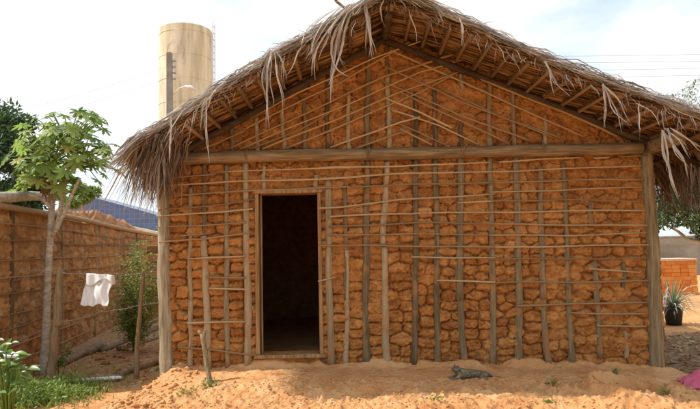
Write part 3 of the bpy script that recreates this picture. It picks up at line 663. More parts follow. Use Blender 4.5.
M['brick_lit_top'] = mat('brick_lit_top', [(0.3, (0.58, 0.42, 0.30)), (0.7, (0.70, 0.56, 0.44))], (6, 6, 6), 0.9, 0.5, 40)  # paler brick colour that paints sunlight onto the top of the block
M['roof_tile'] = mat('roof_tile', [(0.3, (0.36, 0.17, 0.09)), (0.7, (0.52, 0.29, 0.17))], (3, 3, 3), 0.9, 0.3, 30)
M['white_cloth'] = mat('white_cloth', [(0.3, (0.84, 0.84, 0.84)), (0.7, (0.9, 0.9, 0.9))], (9, 9, 9), 0.9, 0.4, 120, bdist=.002, translucent=.35)
M['white_board'] = mat('white_board', [(0.3, (0.55, 0.56, 0.57)), (0.7, (0.72, 0.73, 0.74))], (3, 9, 9), 0.7, 0.2, 60)
M['pink'] = mat('pink', [(0.3, (0.72, 0.14, 0.25)), (0.7, (0.80, 0.25, 0.37))], (9, 9, 9), 0.6, 0.3, 60, translucent=.35)
M['black'] = mat('black', [(0.3, (0.012, 0.012, 0.013)), (0.7, (0.03, 0.03, 0.032))], (9, 9, 9), 0.5, 0.2, 60, spec=.4)
M['wire'] = mat('wire', [(0.3, (0.20, 0.17, 0.14)), (0.7, (0.34, 0.30, 0.26))], (30, 30, 30), 0.6, 0, spec=.3)
M['cable'] = mat('cable', [(0.3, (0.30, 0.31, 0.33)), (0.7, (0.36, 0.37, 0.39))], (3, 3, 3), 0.7, 0)
M['lamp'] = mat('lamp', [(0.3, (0.6, 0.62, 0.65)), (0.7, (0.75, 0.76, 0.78))], (3, 3, 3), 0.4, 0)
M['litter_log'] = mat('litter_log', [(0.3, (0.15, 0.11, 0.075)), (0.7, (0.30, 0.23, 0.16))], (4, 18, 18), 0.9, 0.5, 60)
def tilegrid(t, c, colr, b):
    br = N(t, 'ShaderNodeTexBrick'); br.offset = 0.0; br.inputs['Scale'].default_value = 1.0
    br.inputs['Brick Width'].default_value = .22; br.inputs['Row Height'].default_value = .22; br.inputs['Mortar Size'].default_value = .016
    br.inputs['Color1'].default_value = (.075, .11, .23, 1); br.inputs['Color2'].default_value = (.095, .14, .27, 1); br.inputs['Mortar'].default_value = (.14, .18, .30, 1)
    mp_ = N(t, 'ShaderNodeMapping'); mp_.inputs['Rotation'].default_value = (R(90), 0, 0)
    t.links.new(c.outputs['Object'], mp_.inputs[0]); t.links.new(mp_.outputs[0], br.inputs[0]); return br.outputs[0]
M['blue_tile'] = mat('blue_tile', [(0.3, (.1, .1, .2)), (.7, (.1, .1, .2))], rough=.35, bump=0, spec=.5, extra=tilegrid)

def rvec(n): v = rng.normal(0, 1, (n, 3)); return v / np.linalg.norm(v, axis=1, keepdims=True)
def blob_leaves(blobs, n, ln, wd, up=0.35, tone=(.5, .22)):
    """n leaves shared by many small clumps: blobs = [(centre, radii)]"""
    B = np.array([b[0] for b in blobs], float); Rd = np.array([b[1] for b in blobs], float)
    w_ = (Rd.prod(1)) ** .67; k = rng.choice(len(B), n, p=w_ / w_.sum())
    v = rvec(n); r = rng.random(n) ** .45
    C = B[k] + v * Rd[k] * r[:, None]
    D = v * .7 + rvec(n) * .8 + np.array([0, 0, -.15]); Nn = rvec(n) * .7 + np.array([0, 0, 1.0]) * (up + .4) + v * .5
    btone = rng.normal(0, .16, len(B))
    return leafquads(C, D, Nn, rng.uniform(.7, 1.3, n) * ln, rng.uniform(.7, 1.3, n) * wd, np.clip(rng.normal(tone[0], tone[1], n) + btone[k], 0, 1))
def tree(name, base, crown_c, crown_r, nclump, nleaf, ln, wd, lm, label, cat='tree', trunk_r=.12, group=None, up=.35, clump=.28, tm='trunk', flat=.75):
    root = thing(name, base, label, cat, group); base = np.array(base, float); cc = np.array(crown_c, float); cr_ = np.array(crown_r, float)
    blobs = []
    for i in range(nclump):
        v = rvec(1)[0]; c = cc + v * cr_ * (0.35 + .65 * rng.random() ** .5)
        s_ = rng.uniform(.6, 1.3) * clump * cr_.mean(); blobs.append((c, (s_, s_, s_ * flat)))
    V, F, T = blob_leaves(blobs, nleaf, ln, wd, up)
    me = npmesh('crown', V, F, T); link('crown', me, M[lm], root, smooth=False)
    fork = base + (cc - base) * np.array([.8, .8, .55]); mb = MB(); mb.tube(pole_pts(base - [0, 0, .1], fork, 8, trunk_r * .4), [trunk_r * (1.25 - .5 * i / 7) for i in range(8)], 9, .5, .08)
    mb.build('trunk', M[tm], root)
    mb = MB()
    for i in rng.choice(len(blobs), min(len(blobs), 14), replace=False):
        mb.tube(pole_pts(fork, blobs[i][0], 6, trunk_r * .5), [trunk_r * .55 * (1 - .8 * j / 5) for j in range(6)], 6, .5, .05)
    mb.build('branches', M[tm], root); return root

M['lath'] = mat('lath', [(0.2, (0.16, 0.095, 0.045)), (0.8, (0.34, 0.22, 0.12))], (3, 25, 25), 0.85, 0.3, 90, tone=0.6, bdist=0.003)
# ------------------------------------------------------------------ long clay wall at the left
A = np.array([-4.95, 3.4 - 6.5, 0]); 
pw0 = P(0, 208, 0.62); pw1 = P(156, 236, 11.3)                # top of the wall at both ends
W0 = np.array([pw0[0], 0.62, 0]); W1 = np.array([pw1[0], 11.3, 0]); wd_ = (W1 - W0); wl = np.linalg.norm(wd_); wu = wd_ / wl
W00 = W0 - wu * .3; wl2 = wl + .3; wn = np.array([wu[1], -wu[0], 0])
h0 = float(pw0[2]); h1 = float(pw1[2])
def wtop(u): return h0 + (h1 - h0) * (u - .3) / wl + 0 * u
wall = thing('clay_wall', W0, 'long brown mud wall with lath rods and a pole laid along its top behind the papaya tree', 'wall')
link('clay_face', clay_panel(W00, wu, wn, wl2, -.35, wtop, list(np.arange(0, wl2 + .3, .42)), .018, rowh=.12, amp=.035, seed=90), M['clay_far'], wall)
mb = MB(); q = [W00 - wn * .02, W00 + wu * wl2 - wn * .02]; r_ = [a - wn * .22 for a in q]
z0, z1 = float(wtop(np.array(0.))), float(wtop(np.array(wl2)))
vs = [(*q[0][:2], -.4), (*q[1][:2], -.4), (*r_[1][:2], -.4), (*r_[0][:2], -.4), (*q[0][:2], z0), (*q[1][:2], z1), (*r_[1][:2], z1), (*r_[0][:2], z0)]
mb.add(vs, [(0, 1, 5, 4), (1, 2, 6, 5), (2, 3, 7, 6), (3, 0, 4, 7), (4, 5, 6, 7)]); mb.build('wall_core', M['clay_far'], wall, smooth=False)
def wp(u, z, o=0.0): return W00 + wu * u + wn * o + np.array([0, 0, z])
pole('capping_pole', wp(0, z0 + .02, .03), wp(wl2, z1 + .03, .03), .042, .045, M['rod'], wall, n=40, wob=.016, tone=.35)
for k_, u in enumerate(np.arange(.7, wl2, 1.9)):
    pole('wall_stud', wp(u, -.35, -.005), wp(u + random.uniform(-.05, .05), float(wtop(np.array(u))) - .02, -.005), .04, .035, M['stud'], wall, n=8, wob=.008)
for k_ in range(10):
    z = -.05 + k_ * .21; u = 0.05
    while u < wl2 - 1:
        u2 = min(wl2, u + random.uniform(2.5, 4.5)); dz = random.uniform(-.03, .03)
        pole('lath_rod', wp(u, z + dz, .034), wp(u2, z + dz + random.uniform(-.05, .05), .030), .010, .008, M['lath'], wall, n=14, wob=.006, seg=6); u = u2 + random.uniform(-.2, .5)
# log lying on the wall, at the left edge
lg = pole('log', P(-30, 197, -.2), P(58, 197, 2.9), .075, .06, M['trunk'], None, n=12, wob=.012, seg=12, origin=P(20, 200, 1.3))
tag(lg, 'smooth pale round log resting on top of the mud wall at the far left', 'log')
# ------------------------------------------------------------------ heap of red earth behind the wall
u = np.linspace(0, 1, 110); v = np.linspace(0, 1, 50); UU, VV = np.meshgrid(u, v)
rx = np.linspace(8, 166, 110); ry = np.interp(rx, [8, 30, 48, 62, 78, 92, 105, 122, 145, 166], [226, 219, 211, 206.5, 209, 208, 211, 219, 230, 238])
rd = 8.6 + 3.2 * u; ridge = np.array([P(a_, b_, c_) for a_, b_, c_ in zip(rx, ry, rd)]); hx0 = ridge[0, 0]
prof = np.clip(1 - np.abs(VV - .45) / .52, 0, 1) ** .75
XX = ridge[:, 0][None, :] + 0 * VV; YY = rd[None, :] + (VV - .45) * 4.6
ZZ = LOW - .1 + (ridge[:, 2][None, :] + .1 - LOW) * prof + (.13 * fbm(UU * 26, VV * 12, 4, 7) + .10 * np.abs(fbm(UU * 50, VV * 24, 3, 8)) - .06) * np.clip(prof * 3, 0, 1)
idx = np.arange(110 * 50).reshape(50, 110); F = np.stack([idx[:-1, :-1], idx[:-1, 1:], idx[1:, 1:], idx[1:, :-1]], -1).reshape(-1, 4)
hp = link('earth_heap', npmesh('heap', np.stack([XX, YY, ZZ], -1).reshape(-1, 3), F), M['heap'], origin=(float(hx0), 8, LOW))
tag(hp, 'heap of crumbled reddish earth rising behind the long mud wall', 'heap')
# ------------------------------------------------------------------ blue tiled building far left
yb = 20.0; b0, b1 = P(70, 191, yb), P(172, 219, yb)
bl = thing('tiled_building', (b0[0], yb, LOW), 'low building with blue grid tiles on its parapet and a concrete eave beyond the wall', 'building')
c0, c1 = P(70, 213, yb), P(172, 234, yb); e0, e1 = P(60, 216, yb), P(175, 238, yb)
mb = MB()
def prism(mb, a, b, c, d, dy, tone=.5):      # quad a b c d in the facade plane, pushed back by dy
    vs = [a, b, c, d] + [np.array(q_) + [0, dy, 0] for q_ in (a, b, c, d)]
    mb.add(vs, [(0, 1, 2, 3), (7, 6, 5, 4), (0, 4, 5, 1), (1, 5, 6, 2), (2, 6, 7, 3), (3, 7, 4, 0)], tone)
prism(mb, c0, c1, b1, b0, 5.0); mb.build('tiled_parapet', M['blue_tile'], bl, smooth=False)
mb = MB(); prism(mb, e0 + [0, -.5, 0], e1 + [0, -.5, 0], c1 + [0, -.5, -.01], c0 + [0, -.5, -.01], 5.4); mb.build('eave', M['concrete'], bl, smooth=False)
mb = MB(); prism(mb, [b0[0], yb, LOW - .2], [b1[0], yb, LOW - .2], e1 + [0, 0, -.01], e0 + [0, 0, -.01], 5.0); mb.build('wall', M['heap'], bl, smooth=False)
# tiled orange roof glimpsed between the wall and the house
q0, q1 = P(136, 214, 27), P(200, 216, 27); rf = thing('tiled_house', ((q0[0] + q1[0]) / 2, 27, LOW), 'small house with a dull orange tile roof glimpsed past the house corner', 'house')
xa, xb, zt = float(q0[0]), float(q1[0]), float(q0[2]); mb = MB()
mb.add([(xa - .3, 26.6, zt - 1.1), (xb + .3, 26.6, zt - 1.1), (xb + .3, 29.2, zt), (xa - .3, 29.2, zt), (xb + .3, 31.8, zt - 1.1), (xa - .3, 31.8, zt - 1.1)], [(0, 1, 2, 3), (3, 2, 4, 5)])
o = mb.build('roof', M['roof_tile'], rf, smooth=False); o.modifiers.new('s', 'SOLIDIFY').thickness = .12
mb = MB(); mb.box(xa, xb, 27, 31.5, LOW - .1, zt - 1.0); mb.build('wall', M['heap'], rf, smooth=False)
# masonry stub between the wall end and the house
s0 = P(147, 243, 7.2); s1 = P(160, 250, 7.2)
mb = MB()
for k_ in range(9): mb.box(s0[0] + random.uniform(-.02, .02), s1[0] + .25, 7.2 + random.uniform(-.03, .03), 7.7, LOW + k_ * .19, LOW + k_ * .19 + .18, jit=.01, tone=random.random())
tag(mb.build('masonry_pier', M['clay_far'], origin=(s0[0], 7.2, LOW), smooth=False, bevel=.02), 'sunlit stub of block masonry seen in the gap between mud wall and house post', 'pier')
# ------------------------------------------------------------------ water tower, pole and lamp
ty = 20.0; tcx = P(186, 100, ty)[0]; tr = (P(212, 100, ty)[0] - P(160, 100, ty)[0]) / 2; tz = float(P(186, 22, ty - tr)[2])
wt = thing('water_tower', (tcx, ty, LOW), 'tall pale yellow concrete water tank cylinder rising behind the thatch roof', 'water tower')
mb = MB(); k = 64; rr = [(LOW - .1, 1), (tz - .02, 1), (tz, .985)]
vs = [(tcx + math.cos(2 * math.pi * i / k) * tr * s_, ty + math.sin(2 * math.pi * i / k) * tr * s_, z) for z, s_ in rr for i in range(k)]
fs = [(j * k + i, j * k + (i + 1) % k, (j + 1) * k + (i + 1) % k, (j + 1) * k + i) for j in range(len(rr) - 1) for i in range(k)] + [tuple((len(rr) - 1) * k + i for i in range(k))]
mb.add(vs, fs); o = mb.build('tank', M['concrete'], wt); bv = o.modifiers.new('edge', 'EDGE_SPLIT'); bv.split_angle = R(30)
mb = MB(); pc = P(175, 47, ty - tr); rad = .42
def onTank(x, z, e=.012): return (x, ty - math.sqrt(max(0, (tr * 1.0 + e) ** 2 - (x - tcx) ** 2)), z)
mb.tube([onTank(pc[0] + .40 * math.cos(a), pc[2] - .15 + .5 * math.sin(a)) for a in np.linspace(0, 2 * math.pi, 40)], .006, 5); mb.build('ring_mark', M['concrete'], wt)
mb = MB()
for z in np.arange(1.5, tz - .3, 1.05): mb.tube([onTank(tcx + tr * .999 * math.sin(a), z, .004) for a in np.linspace(-1.5, 1.5, 40)], .010, 4)
mb.build('ring_joints', M['concrete'], wt)
mb = MB(); lx = tcx + tr * .97
for s_ in (0, .34): mb.tube([(lx + .16, ty - .3 + s_, 3), (lx + .16, ty - .3 + s_, tz + .35)], .014, 5)
for z in np.arange(3, tz + .2, .3): mb.tube([(lx + .16, ty - .3, z), (lx + .16, ty + .04, z)], .010, 5)
for z in (5.2, 6.4, 7.6): mb.tube([(lx, ty - .15, z), (lx + .55, ty - .15, z), (lx + .55, ty + .2, z + .02)], .008, 5)
mb.build('ladder', M['wire'], wt)
up_y = 14.0; pa, pb = P(169.5, 53, up_y), P(171.5, 120, up_y)
ut = thing('utility_pole', (pb[0], up_y, LOW), 'grey square concrete utility pole in front of the water tower', 'utility pole')
mb = MB(); hw = .092
mb.add([(pb[0] - hw * 1.3, up_y - hw, LOW - .1), (pb[0] + hw * 1.3, up_y - hw, LOW - .1), (pb[0] + hw * 1.3, up_y + hw, LOW - .1), (pb[0] - hw * 1.3, up_y + hw, LOW - .1),
        (pa[0] - hw * .9, up_y - hw, pa[2]), (pa[0] + hw * .9, up_y - hw, pa[2]), (pa[0] + hw * .9, up_y + hw, pa[2]), (pa[0] - hw * .9, up_y + hw, pa[2])],
       [(0, 1, 5, 4), (1, 2, 6, 5), (2, 3, 7, 6), (3, 0, 4, 7), (4, 5, 6, 7)]); mb.build('shaft', M['grey'], ut, smooth=False)
for py_ in (61, 67, 73, 79):
    m_ = MB(); c = P(173.5, py_, up_y - .02); m_.tube([c - [.05, 0, 0], c + [.07, 0, 0]], [.02, .03], 8); m_.tube([c + [.05, 0, -.03], c + [.05, 0, .03]], [.04, .04], 8); m_.build('insulator', M['cable'], ut)
m_ = MB(); m_.tube([P(173, 95, up_y - .05), P(180, 88, up_y - .2), P(187, 86, up_y - .3)], .022, 6); arm = m_.build('lamp_arm', M['lamp'], ut)
m_ = MB(); m_.tube([P(185, 86, up_y - .3), P(190, 87, up_y - .35), P(196, 90, up_y - .4)], [.03, .07, .03], 8); m_.build('lamp_head', M['lamp'], arm)
cg = 'thin cables strung across the sky'
for k_, (ya, yb_) in enumerate([(54, 53), (60.5, 60), (68, 67), (75, 74)]):
    a = P(565, ya, 24); b = P(745, yb_, 24); a = a - (b - a) * .9; mb = MB(); mb.tube(pole_pts(a, b, 16, 0, .12), .0085, 5)
    o = mb.build('power_cable', M['cable'], origin=a); tag(o, ['topmost', 'second from top', 'third from top', 'lowest'][k_] + ' of the four thin cables crossing the sky right of the roof', 'cable', cg)
for k_, (ya, yb_) in enumerate([(107, 78), (118, 90)]):
    mb = MB(); mb.tube(pole_pts(P(-60, ya + 22, up_y), P(169, yb_ - 12, up_y), 16, 0, .15), .0035, 5)
    o = mb.build('power_cable', M['cable'], origin=P(169, yb_ - 12, up_y)); tag(o, ['upper', 'lower'][k_] + ' thin cable running left from the grey utility pole', 'cable', cg)
# ------------------------------------------------------------------ trees behind
bc = P(6, 160, 6.5); tree('broadleaf_tree', (bc[0] - .6, 6.5, LOW), P(4, 168, 6.5), (.95, 1.2, 1.35), 46, 15000, .13, .055, 'dark_leaf', 'dark dense tree filling the left edge behind the mud wall', trunk_r=.14)
bc = P(85, 205, 13); tree('low_tree', (bc[0], 13, LOW), P(74, 198, 13), (.8, .7, .4), 14, 1900, .16, .07, 'bush_leaf', 'low green bush top showing behind the papaya trunk above the earth heap', trunk_r=.08)
bc = P(706, 205, 8); tree('shade_tree', (bc[0] + .4, 8, LOW), P(712, 203, 8), (1.45, 1.5, .95), 50, 16000, .11, .05, 'dark_leaf', 'dark green spreading tree hanging in from the right edge under the eave', trunk_r=.12)
bc = P(692, 108, 11); tree('feathery_tree', (bc[0] + .9, 11, LOW), P(694, 104, 11), (1.3, 1.0, .6), 26, 1700, .13, .03, 'pale_leaf', 'thin feathery treetop against the sky above the right end of the roof', trunk_r=.07, clump=.25)
for k_, (x, y, lab) in enumerate([(-9.5, 30, 'rounded green tree in the distance beyond the blue tiled building'), (12.5, 36, 'tall distant tree beyond the long grey wall')]):
    tree('broadleaf_tree', (x, y, LOW), (x, y, 2.2 if k_ == 0 else 4), (2.2, 2, 1.2) if k_ == 0 else (3.5, 3, 2.4), 24, 4200, .3, .15, 'dark_leaf', lab, trunk_r=.2, group='distant trees')
# ------------------------------------------------------------------ papaya tree
py_ = 1.35
pt = thing('papaya_tree', (*P(45, 371, py_)[:2], LOW), 'papaya tree with straight pale trunk and large lobed leaves before the mud wall', 'tree')
base = P(44, 372, py_); base[2] = LOW - .05
def trunk(parent, pts, r, name):
    mb = MB(); q = [np.array(p, float) for p in pts]; s = np.linspace(0, len(q) - 1, 26)
    C = np.stack([np.interp(s, range(len(q)), [p[j] for p in q]) for j in range(3)], -1); C[1:-1] = (C[:-2] + C[1:-1] * 2 + C[2:]) / 4
    rad = [np.interp(t_, range(len(r)), r) * (1 + .05 * math.sin(i * 2.6) + random.uniform(-.03, .03)) for i, t_ in enumerate(s)]
    mb.tube(C, rad, 14, .5, .03); return mb.build(name, M['trunk'], parent)
top = P(50, 180, py_)
trunk(pt, [base, P(46, 330, py_), P(48, 270, py_), P(51, 225, py_), P(52, 195, py_), P(55, 168, py_ + .05)], [.075, .050, .045, .042, .038, .030], 'trunk')
trunk(pt, [P(53, 236, py_ - .03), P(58, 222, py_ - .03), P(62, 200, py_ - .05), P(66, 180, py_ - .05), P(70, 160, py_ - .1)], [.024, .028, .026, .023, .018], 'branch')
trunk(pt, [P(55, 232, py_ - .1), P(62, 218, py_ - .12), P(70, 200, py_ - .15), P(80, 178, py_ - .2)], [.028, .028, .022, .016], 'branch')
trunk(pt, [P(52, 208, py_ - .02), P(44, 200, py_ - .06), P(38, 198, py_ - .1), P(29, 194, py_ - .12)], [.03, .03, .026, .022], 'branch')
def palmate(c, n, fwd, size, mb, tone):
    """one deeply lobed papaya leaf with drooping lobe tips"""
    n = Vector(n).normalized(); f = (Vector(fwd) - n * n.dot(Vector(fwd))).normalized(); s_ = n.cross(f); c = Vector(c); vs = [c]; k = 7; ring = []
    for i in range(k):
        a = (i - (k - 1) / 2) * R(46); L1 = size * (1 - .07 * abs(i - 3)) * random.uniform(.88, 1.08)
        for da, rr in ((-19, .48), (-16, .62), (-12, .66), (-9, .86), (0, 1.0), (9, .84), (12, .68), (16, .62), (19, .48)):
            r_ = L1 * rr * random.uniform(.95, 1.05); t = a + R(da * 1.05); dr = -.42 * (r_ / size) ** 2 * size * .6
            ring.append(c + f * math.cos(t) * r_ + s_ * math.sin(t) * r_ + n * (dr + .04 * size * math.cos(R(da) * 12)))
        if i < k - 1: ring.append(c + (f * math.cos(a + R(23)) + s_ * math.sin(a + R(23))) * size * .26)
    vs += ring; m_ = len(ring)
    mb.add(vs, [(0, i, i + 1) for i in range(1, m_)] , tone)
lf = MB(); pet = MB(); dead = MB()
tips = [(P(52, 164, py_ + .03), 40, .58), (P(68, 152, py_ - .1), 50, .60), (P(80, 168, py_ - .2), 36, .50), (P(52, 186, py_), 24, .44), (P(34, 186, py_ - .1), 12, .36)]
for c, n_, ext in tips:
    c = np.array(c)
    for i in range(n_):
        az = i * 2.399 + random.random() * .5; el = R(random.uniform(-12, 66)); ln = ext * random.uniform(.65, 1.1)
        d = np.array([math.cos(az) * math.cos(el), math.sin(az) * math.cos(el) * .8, math.sin(el)]); e = c + d * ln; mid = c + d * ln * .55 + [0, 0, .06]
        pet.tube([c, mid, e], [.009, .007, .005], 5)
        nn = np.array([d[0] * .7, d[1] * .7 - .15, .75]) + rng.normal(0, .22, 3)
        tn = random.gauss(.5, .22); tn = 1.0 if random.random() < .05 else min(.85, max(0, tn))
        palmate(e, nn, [d[0], d[1], -.4], random.uniform(.10, .175), lf, tn)
for i in range(9):
    c = P(50 + random.uniform(-8, 8), 182 + random.uniform(-6, 14), py_ - .12); palmate(c, rng.normal(0, 1, 3), [random.uniform(-.3, .3), -.2, -1], random.uniform(.08, .14), dead, random.random())
lf.build('crown', M['papaya_leaf'], pt, smooth=False); pet.build('leaf_stalks', M['bush_leaf'], pt); dead.build('withered_leaves', M['dry_leaf'], pt, smooth=False)
# ------------------------------------------------------------------ wire fence
fy = 1.0
def fpost(x0, y0, x1, y1, r, lab, mid=None):
    a = P(x0, y0, fy); b = P(x1, y1, fy); b[2] = LOW - .06; t = thing('fence_post', (b[0], b[1], LOW), lab, 'fence post', 'rough fence posts left of the house')
    mb = MB(); q = pole_pts(b, a, 16, .012) if mid is None else pole_pts(b, P(*mid, fy), 9, .01)[:-1] + pole_pts(P(*mid, fy), a, 8, .006)
    mb.tube(q, [r * (1.15 - .35 * i / (len(q) - 1)) * random.uniform(.92, 1.08) for i in range(len(q))], 10, .6, .08); mb.build('shaft', M['stud'], t)
    return t
f1 = fpost(60, 269, 49, 378, .052, 'thick crooked grey fence post beside the papaya trunk', (57, 322))
m_ = MB(); c = P(57.5, 322, fy)
for k_ in range(5): m_.tube([c + [.055 * math.cos(a), .055 * math.sin(a), .012 * k_ - .03 + .004 * math.sin(a)] for a in np.linspace(0, 2 * math.pi, 14)], .006, 5)
m_.build('wire_wrap', M['rod'], f1)
fpost(143, 272, 136, 374, .030, 'thin straight dark fence post in front of the leafy shrub')
def wire(lab, pts, sag=.02, barbs=0):
    q = []
    for a, b in zip(pts[:-1], pts[1:]): q += pole_pts(P(*a, fy - .02), P(*b, fy - .02), 10, .006, sag)
    mb = MB(); mb.tube(q, .0055, 5, .5, .1)
    for i in range(barbs):
        c = q[random.randrange(len(q))]; mb.tube([c + [-.015, 0, -.02], c + [.015, 0, .02]], .004, 4)
    o = mb.build('fence_wire', M['wire'], origin=q[0]); tag(o, lab, 'wire', 'wires of the rough fence')
wire('top fence wire from which the white cloth hangs', [(-10, 268), (60, 272), (84, 274), (116, 276), (143, 274), (166, 262)], .004, 6)
wire('middle sagging fence wire tied round the crooked post', [(-10, 352), (57, 322), (100, 312), (142, 304), (166, 300)], .02, 9)
m_ = wire('short loose fence wire left of the papaya trunk', [(-5, 282), (30, 276), (44, 270)], .02, 3)
# white cloth over the top wire
nu, nv = 34, 34; c00, c10, c01, c11 = P(88.5, 274, fy - .03), P(114, 276, fy - .20), P(82, 304, fy - .07), P(107.5, 307, fy - .24); vs = []; 
for j in range(nv):
    for i in range(nu):
        s_, t = i / (nu - 1), j / (nv - 1); p = (c00 * (1 - s_) + c10 * s_) * (1 - t) + (c01 * (1 - s_) + c11 * s_) * t
        fold = .022 * math.sin(s_ * 11 + t * 2) * (.4 + .6 * t) + .012 * math.sin(s_ * 23 - t * 5); p = p + [.012 * math.sin(t * 9) * (.5 if s_ < .5 else 1), -fold - .02, -.018 * math.sin(s_ * 6.28) - .01 * math.sin(s_ * 17) * (t > .9)]
        vs.append(p)
mb = MB(); mb.add(vs, [(j * nu + i, j * nu + i + 1, (j + 1) * nu + i + 1, (j + 1) * nu + i) for j in range(nv - 1) for i in range(nu - 1)])
vs = []
for j in range(12):
    for i in range(nu):
        s_, t = i / (nu - 1), j / 11; p = c00 * (1 - s_) + c10 * s_; vs.append(p + [.004 + .01 * math.sin(s_ * 9), .02 + .012 * math.sin(s_ * 13) - (.045 * (1 - t) ** 2), -.13 * t * (1 + .3 * math.sin(s_ * 4)) + .012 * (1 - t)])
mb.add(vs, [(j * nu + i, j * nu + i + 1, (j + 1) * nu + i + 1, (j + 1) * nu + i) for j in range(11) for i in range(nu - 1)])
vs = []      # folded-over flap in front
for j in range(10):
    for i in range(nu):
        s_, t = i / (nu - 1), j / 9; p = c00 * (1 - s_) + c10 * s_; vs.append(p + [.0, -.05 - .016 * math.sin(s_ * 15) - .01 * t, .012 - (.10 + .05 * math.sin(s_ * 5 + 1)) * t])
mb.add(vs, [(j * nu + i, j * nu + i + 1, (j + 1) * nu + i + 1, (j + 1) * nu + i) for j in range(9) for i in range(nu - 1)])
o = mb.build('cloth', M['white_cloth'], origin=c00); o.modifiers.new('thickness', 'SOLIDIFY').thickness = .003
tag(o, 'crumpled white cloth hung over the fence wire to dry', 'cloth')
# ------------------------------------------------------------------ shrub by the thin post, and other plants
def stems_plant(name, base, tips, nleaf, ln, wd, lm, label, cat='plant', spread=.12, rs=.008, group=None, tone=(.5, .22)):
    root = thing(name, base, label, cat, group); base = np.array(base, float); mb = MB(); Cs = []; Ds = []
    for tp in tips:
        tp = np.array(tp, float); q = pole_pts(base + rng.normal(0, .02, 3) * [1, 1, 0], tp, 10, .02); mb.tube(q, [rs * (1.2 - .9 * i / 9) for i in range(10)], 5)
        for k in range(nleaf):
            t = rng.uniform(.25, 1.0); i = min(8, int(t * 9)); c = np.array(q[i]) + (np.array(q[i + 1]) - np.array(q[i])) * (t * 9 - i)
            d = rvec(1)[0] * [1, 1, .5]; off = abs(rng.normal(0, spread)); Cs.append(c + d * off); Ds.append(d + [0, 0, .1])
    Cs = np.array(Cs); Ds = np.array(Ds); n = len(Cs)
    V, F, T = leafquads(Cs, Ds, rvec(n) * .5 + [0, -.15, .8], rng.uniform(.7, 1.3, n) * ln, rng.uniform(.7, 1.3, n) * wd, np.clip(rng.normal(tone[0], tone[1], n), 0, 1))
    link('leaves', npmesh('leaves', V, F, T), M[lm], root, smooth=False); mb.build('stems', M['bush_leaf'], root); return root
b = P(135, 345, 3.0); b[2] = LOW
stems_plant('leafy_shrub', b, [P(x, y, 3.0 + random.uniform(-.25, .25)) for x, y in [(139, 240), (128, 258), (150, 262), (122, 278), (134, 250), (156, 280), (118, 300), (146, 290), (130, 290), (152, 305), (125, 318), (143, 250)]],
            330, .052, .028, 'bush_leaf', 'light green leafy shrub between the thin fence post and the mud wall', 'shrub', spread=.15)
b = P(60, 372, 1.15); b[2] = LOW
stems_plant('young_climber', b, [P(x, y, 1.1) for x, y in [(66, 340), (70, 343), (62, 350)]], 26, .05, .03, 'bright_leaf', 'small yellowish green climbing sprout beside the crooked fence post', spread=.03, rs=.004)
# big leaved plant at the lower left corner
b = G(8, 425, LOW); root = thing('broad_leaved_plant', (b[0], b[1], LOW), 'bright green plant with broad glossy leaves at the lower left corner', 'plant'); yy = float(b[1])
mb = MB(); lv = MB()
def bigleaf(c, d, size, wid, tone):
    d = Vector(d).normalized(); s_ = d.cross(Vector((0.1, -.5, .9))).normalized(); n = s_.cross(d); vs = []; c = Vector(c); k = 7
    for i in range(k):
        t = i / (k - 1); w_ = wid * math.sin(math.pi * min(1, t * .93 + .07)) ** .7 * (1 - .25 * t); p = c + d * size * t - n * size * .28 * t * t
        vs += [p - s_ * w_ / 2 + n * w_ * .22, p, p + s_ * w_ / 2 + n * w_ * .22]
    lv.add(vs, [(i * 3 + j, i * 3 + j + 1, i * 3 + j + 4, i * 3 + j + 3) for i in range(k - 1) for j in range(2)], tone)
for (x, y, dx, dz, sz) in [(12, 368, 1, .5, .20), (20, 362, 1, .15, .20), (8, 372, .4, .5, .22), (-4, 345, 1, .4, .17), (-2, 352, .8, .9, .16), (4, 375, 1, -.1, .22), (14, 378, .9, -.3, .18), (-6, 365, .9, .3, .22), (22, 372, 1, .1, .14),
                      (2, 362, .2, .9, .15), (-8, 338, .9, .8, .14), (10, 388, .9, .2, .18), (-2, 385, .7, .6, .2), (16, 366, .6, .8, .12), (-6, 395, .9, .3, .2), (6, 352, .9, .2, .13)]:
    c = P(x, y, yy + random.uniform(-.12, .12)); 
    for q_ in range(3):
        bigleaf(c + rng.normal(0, .035, 3), (dx + random.uniform(-.5, .5), -.3 + random.uniform(-.4, .4), dz + random.uniform(-.3, .5)), sz * random.uniform(.45, .8), sz * random.uniform(.28, .42), random.random())
    mb.tube([(b[0] + random.uniform(-.05, .05), yy, LOW), (c + b) / 2 + [0, 0, .05], c], [.01, .008, .005], 5)
lv.build('leaves', M['bright_leaf'], root); mb.build('stems', M['bush_leaf'], root)
# weeds along the lower left (nobody could count the blades)
S_ = Strips(); n_ = 2600; c = np.stack([rng.normal(G(38, 400, LOW)[0], .26, n_), rng.normal(G(38, 400, LOW)[1] + .1, .28, n_)], -1)
n2 = 700; c2 = np.stack([rng.uniform(-4.4, -2.3, n2), rng.uniform(.2, 2.0, n2)], -1); c = np.concatenate([c, c2]); n_ += n2
hg = np.concatenate([rng.uniform(.05, .15, n_ - n2) + .16 * np.clip(fbm(c[:n_ - n2, 0] * 4, c[:n_ - n2, 1] * 4, 2, 3) + .3, 0, 1), rng.uniform(.03, .09, n2)]); t = np.linspace(0, 1, 5); dr = rvec(n_) * [1, 1, 0]
zb = np.array([gz(*q) for q in c]); C = np.stack([c[:, :1] + dr[:, :1] * (hg * .7)[:, None] * t ** 1.6, c[:, 1:] + dr[:, 1:2] * (hg * .7)[:, None] * t ** 1.6, zb[:, None] + hg[:, None] * (t - .25 * t * t)], -1)
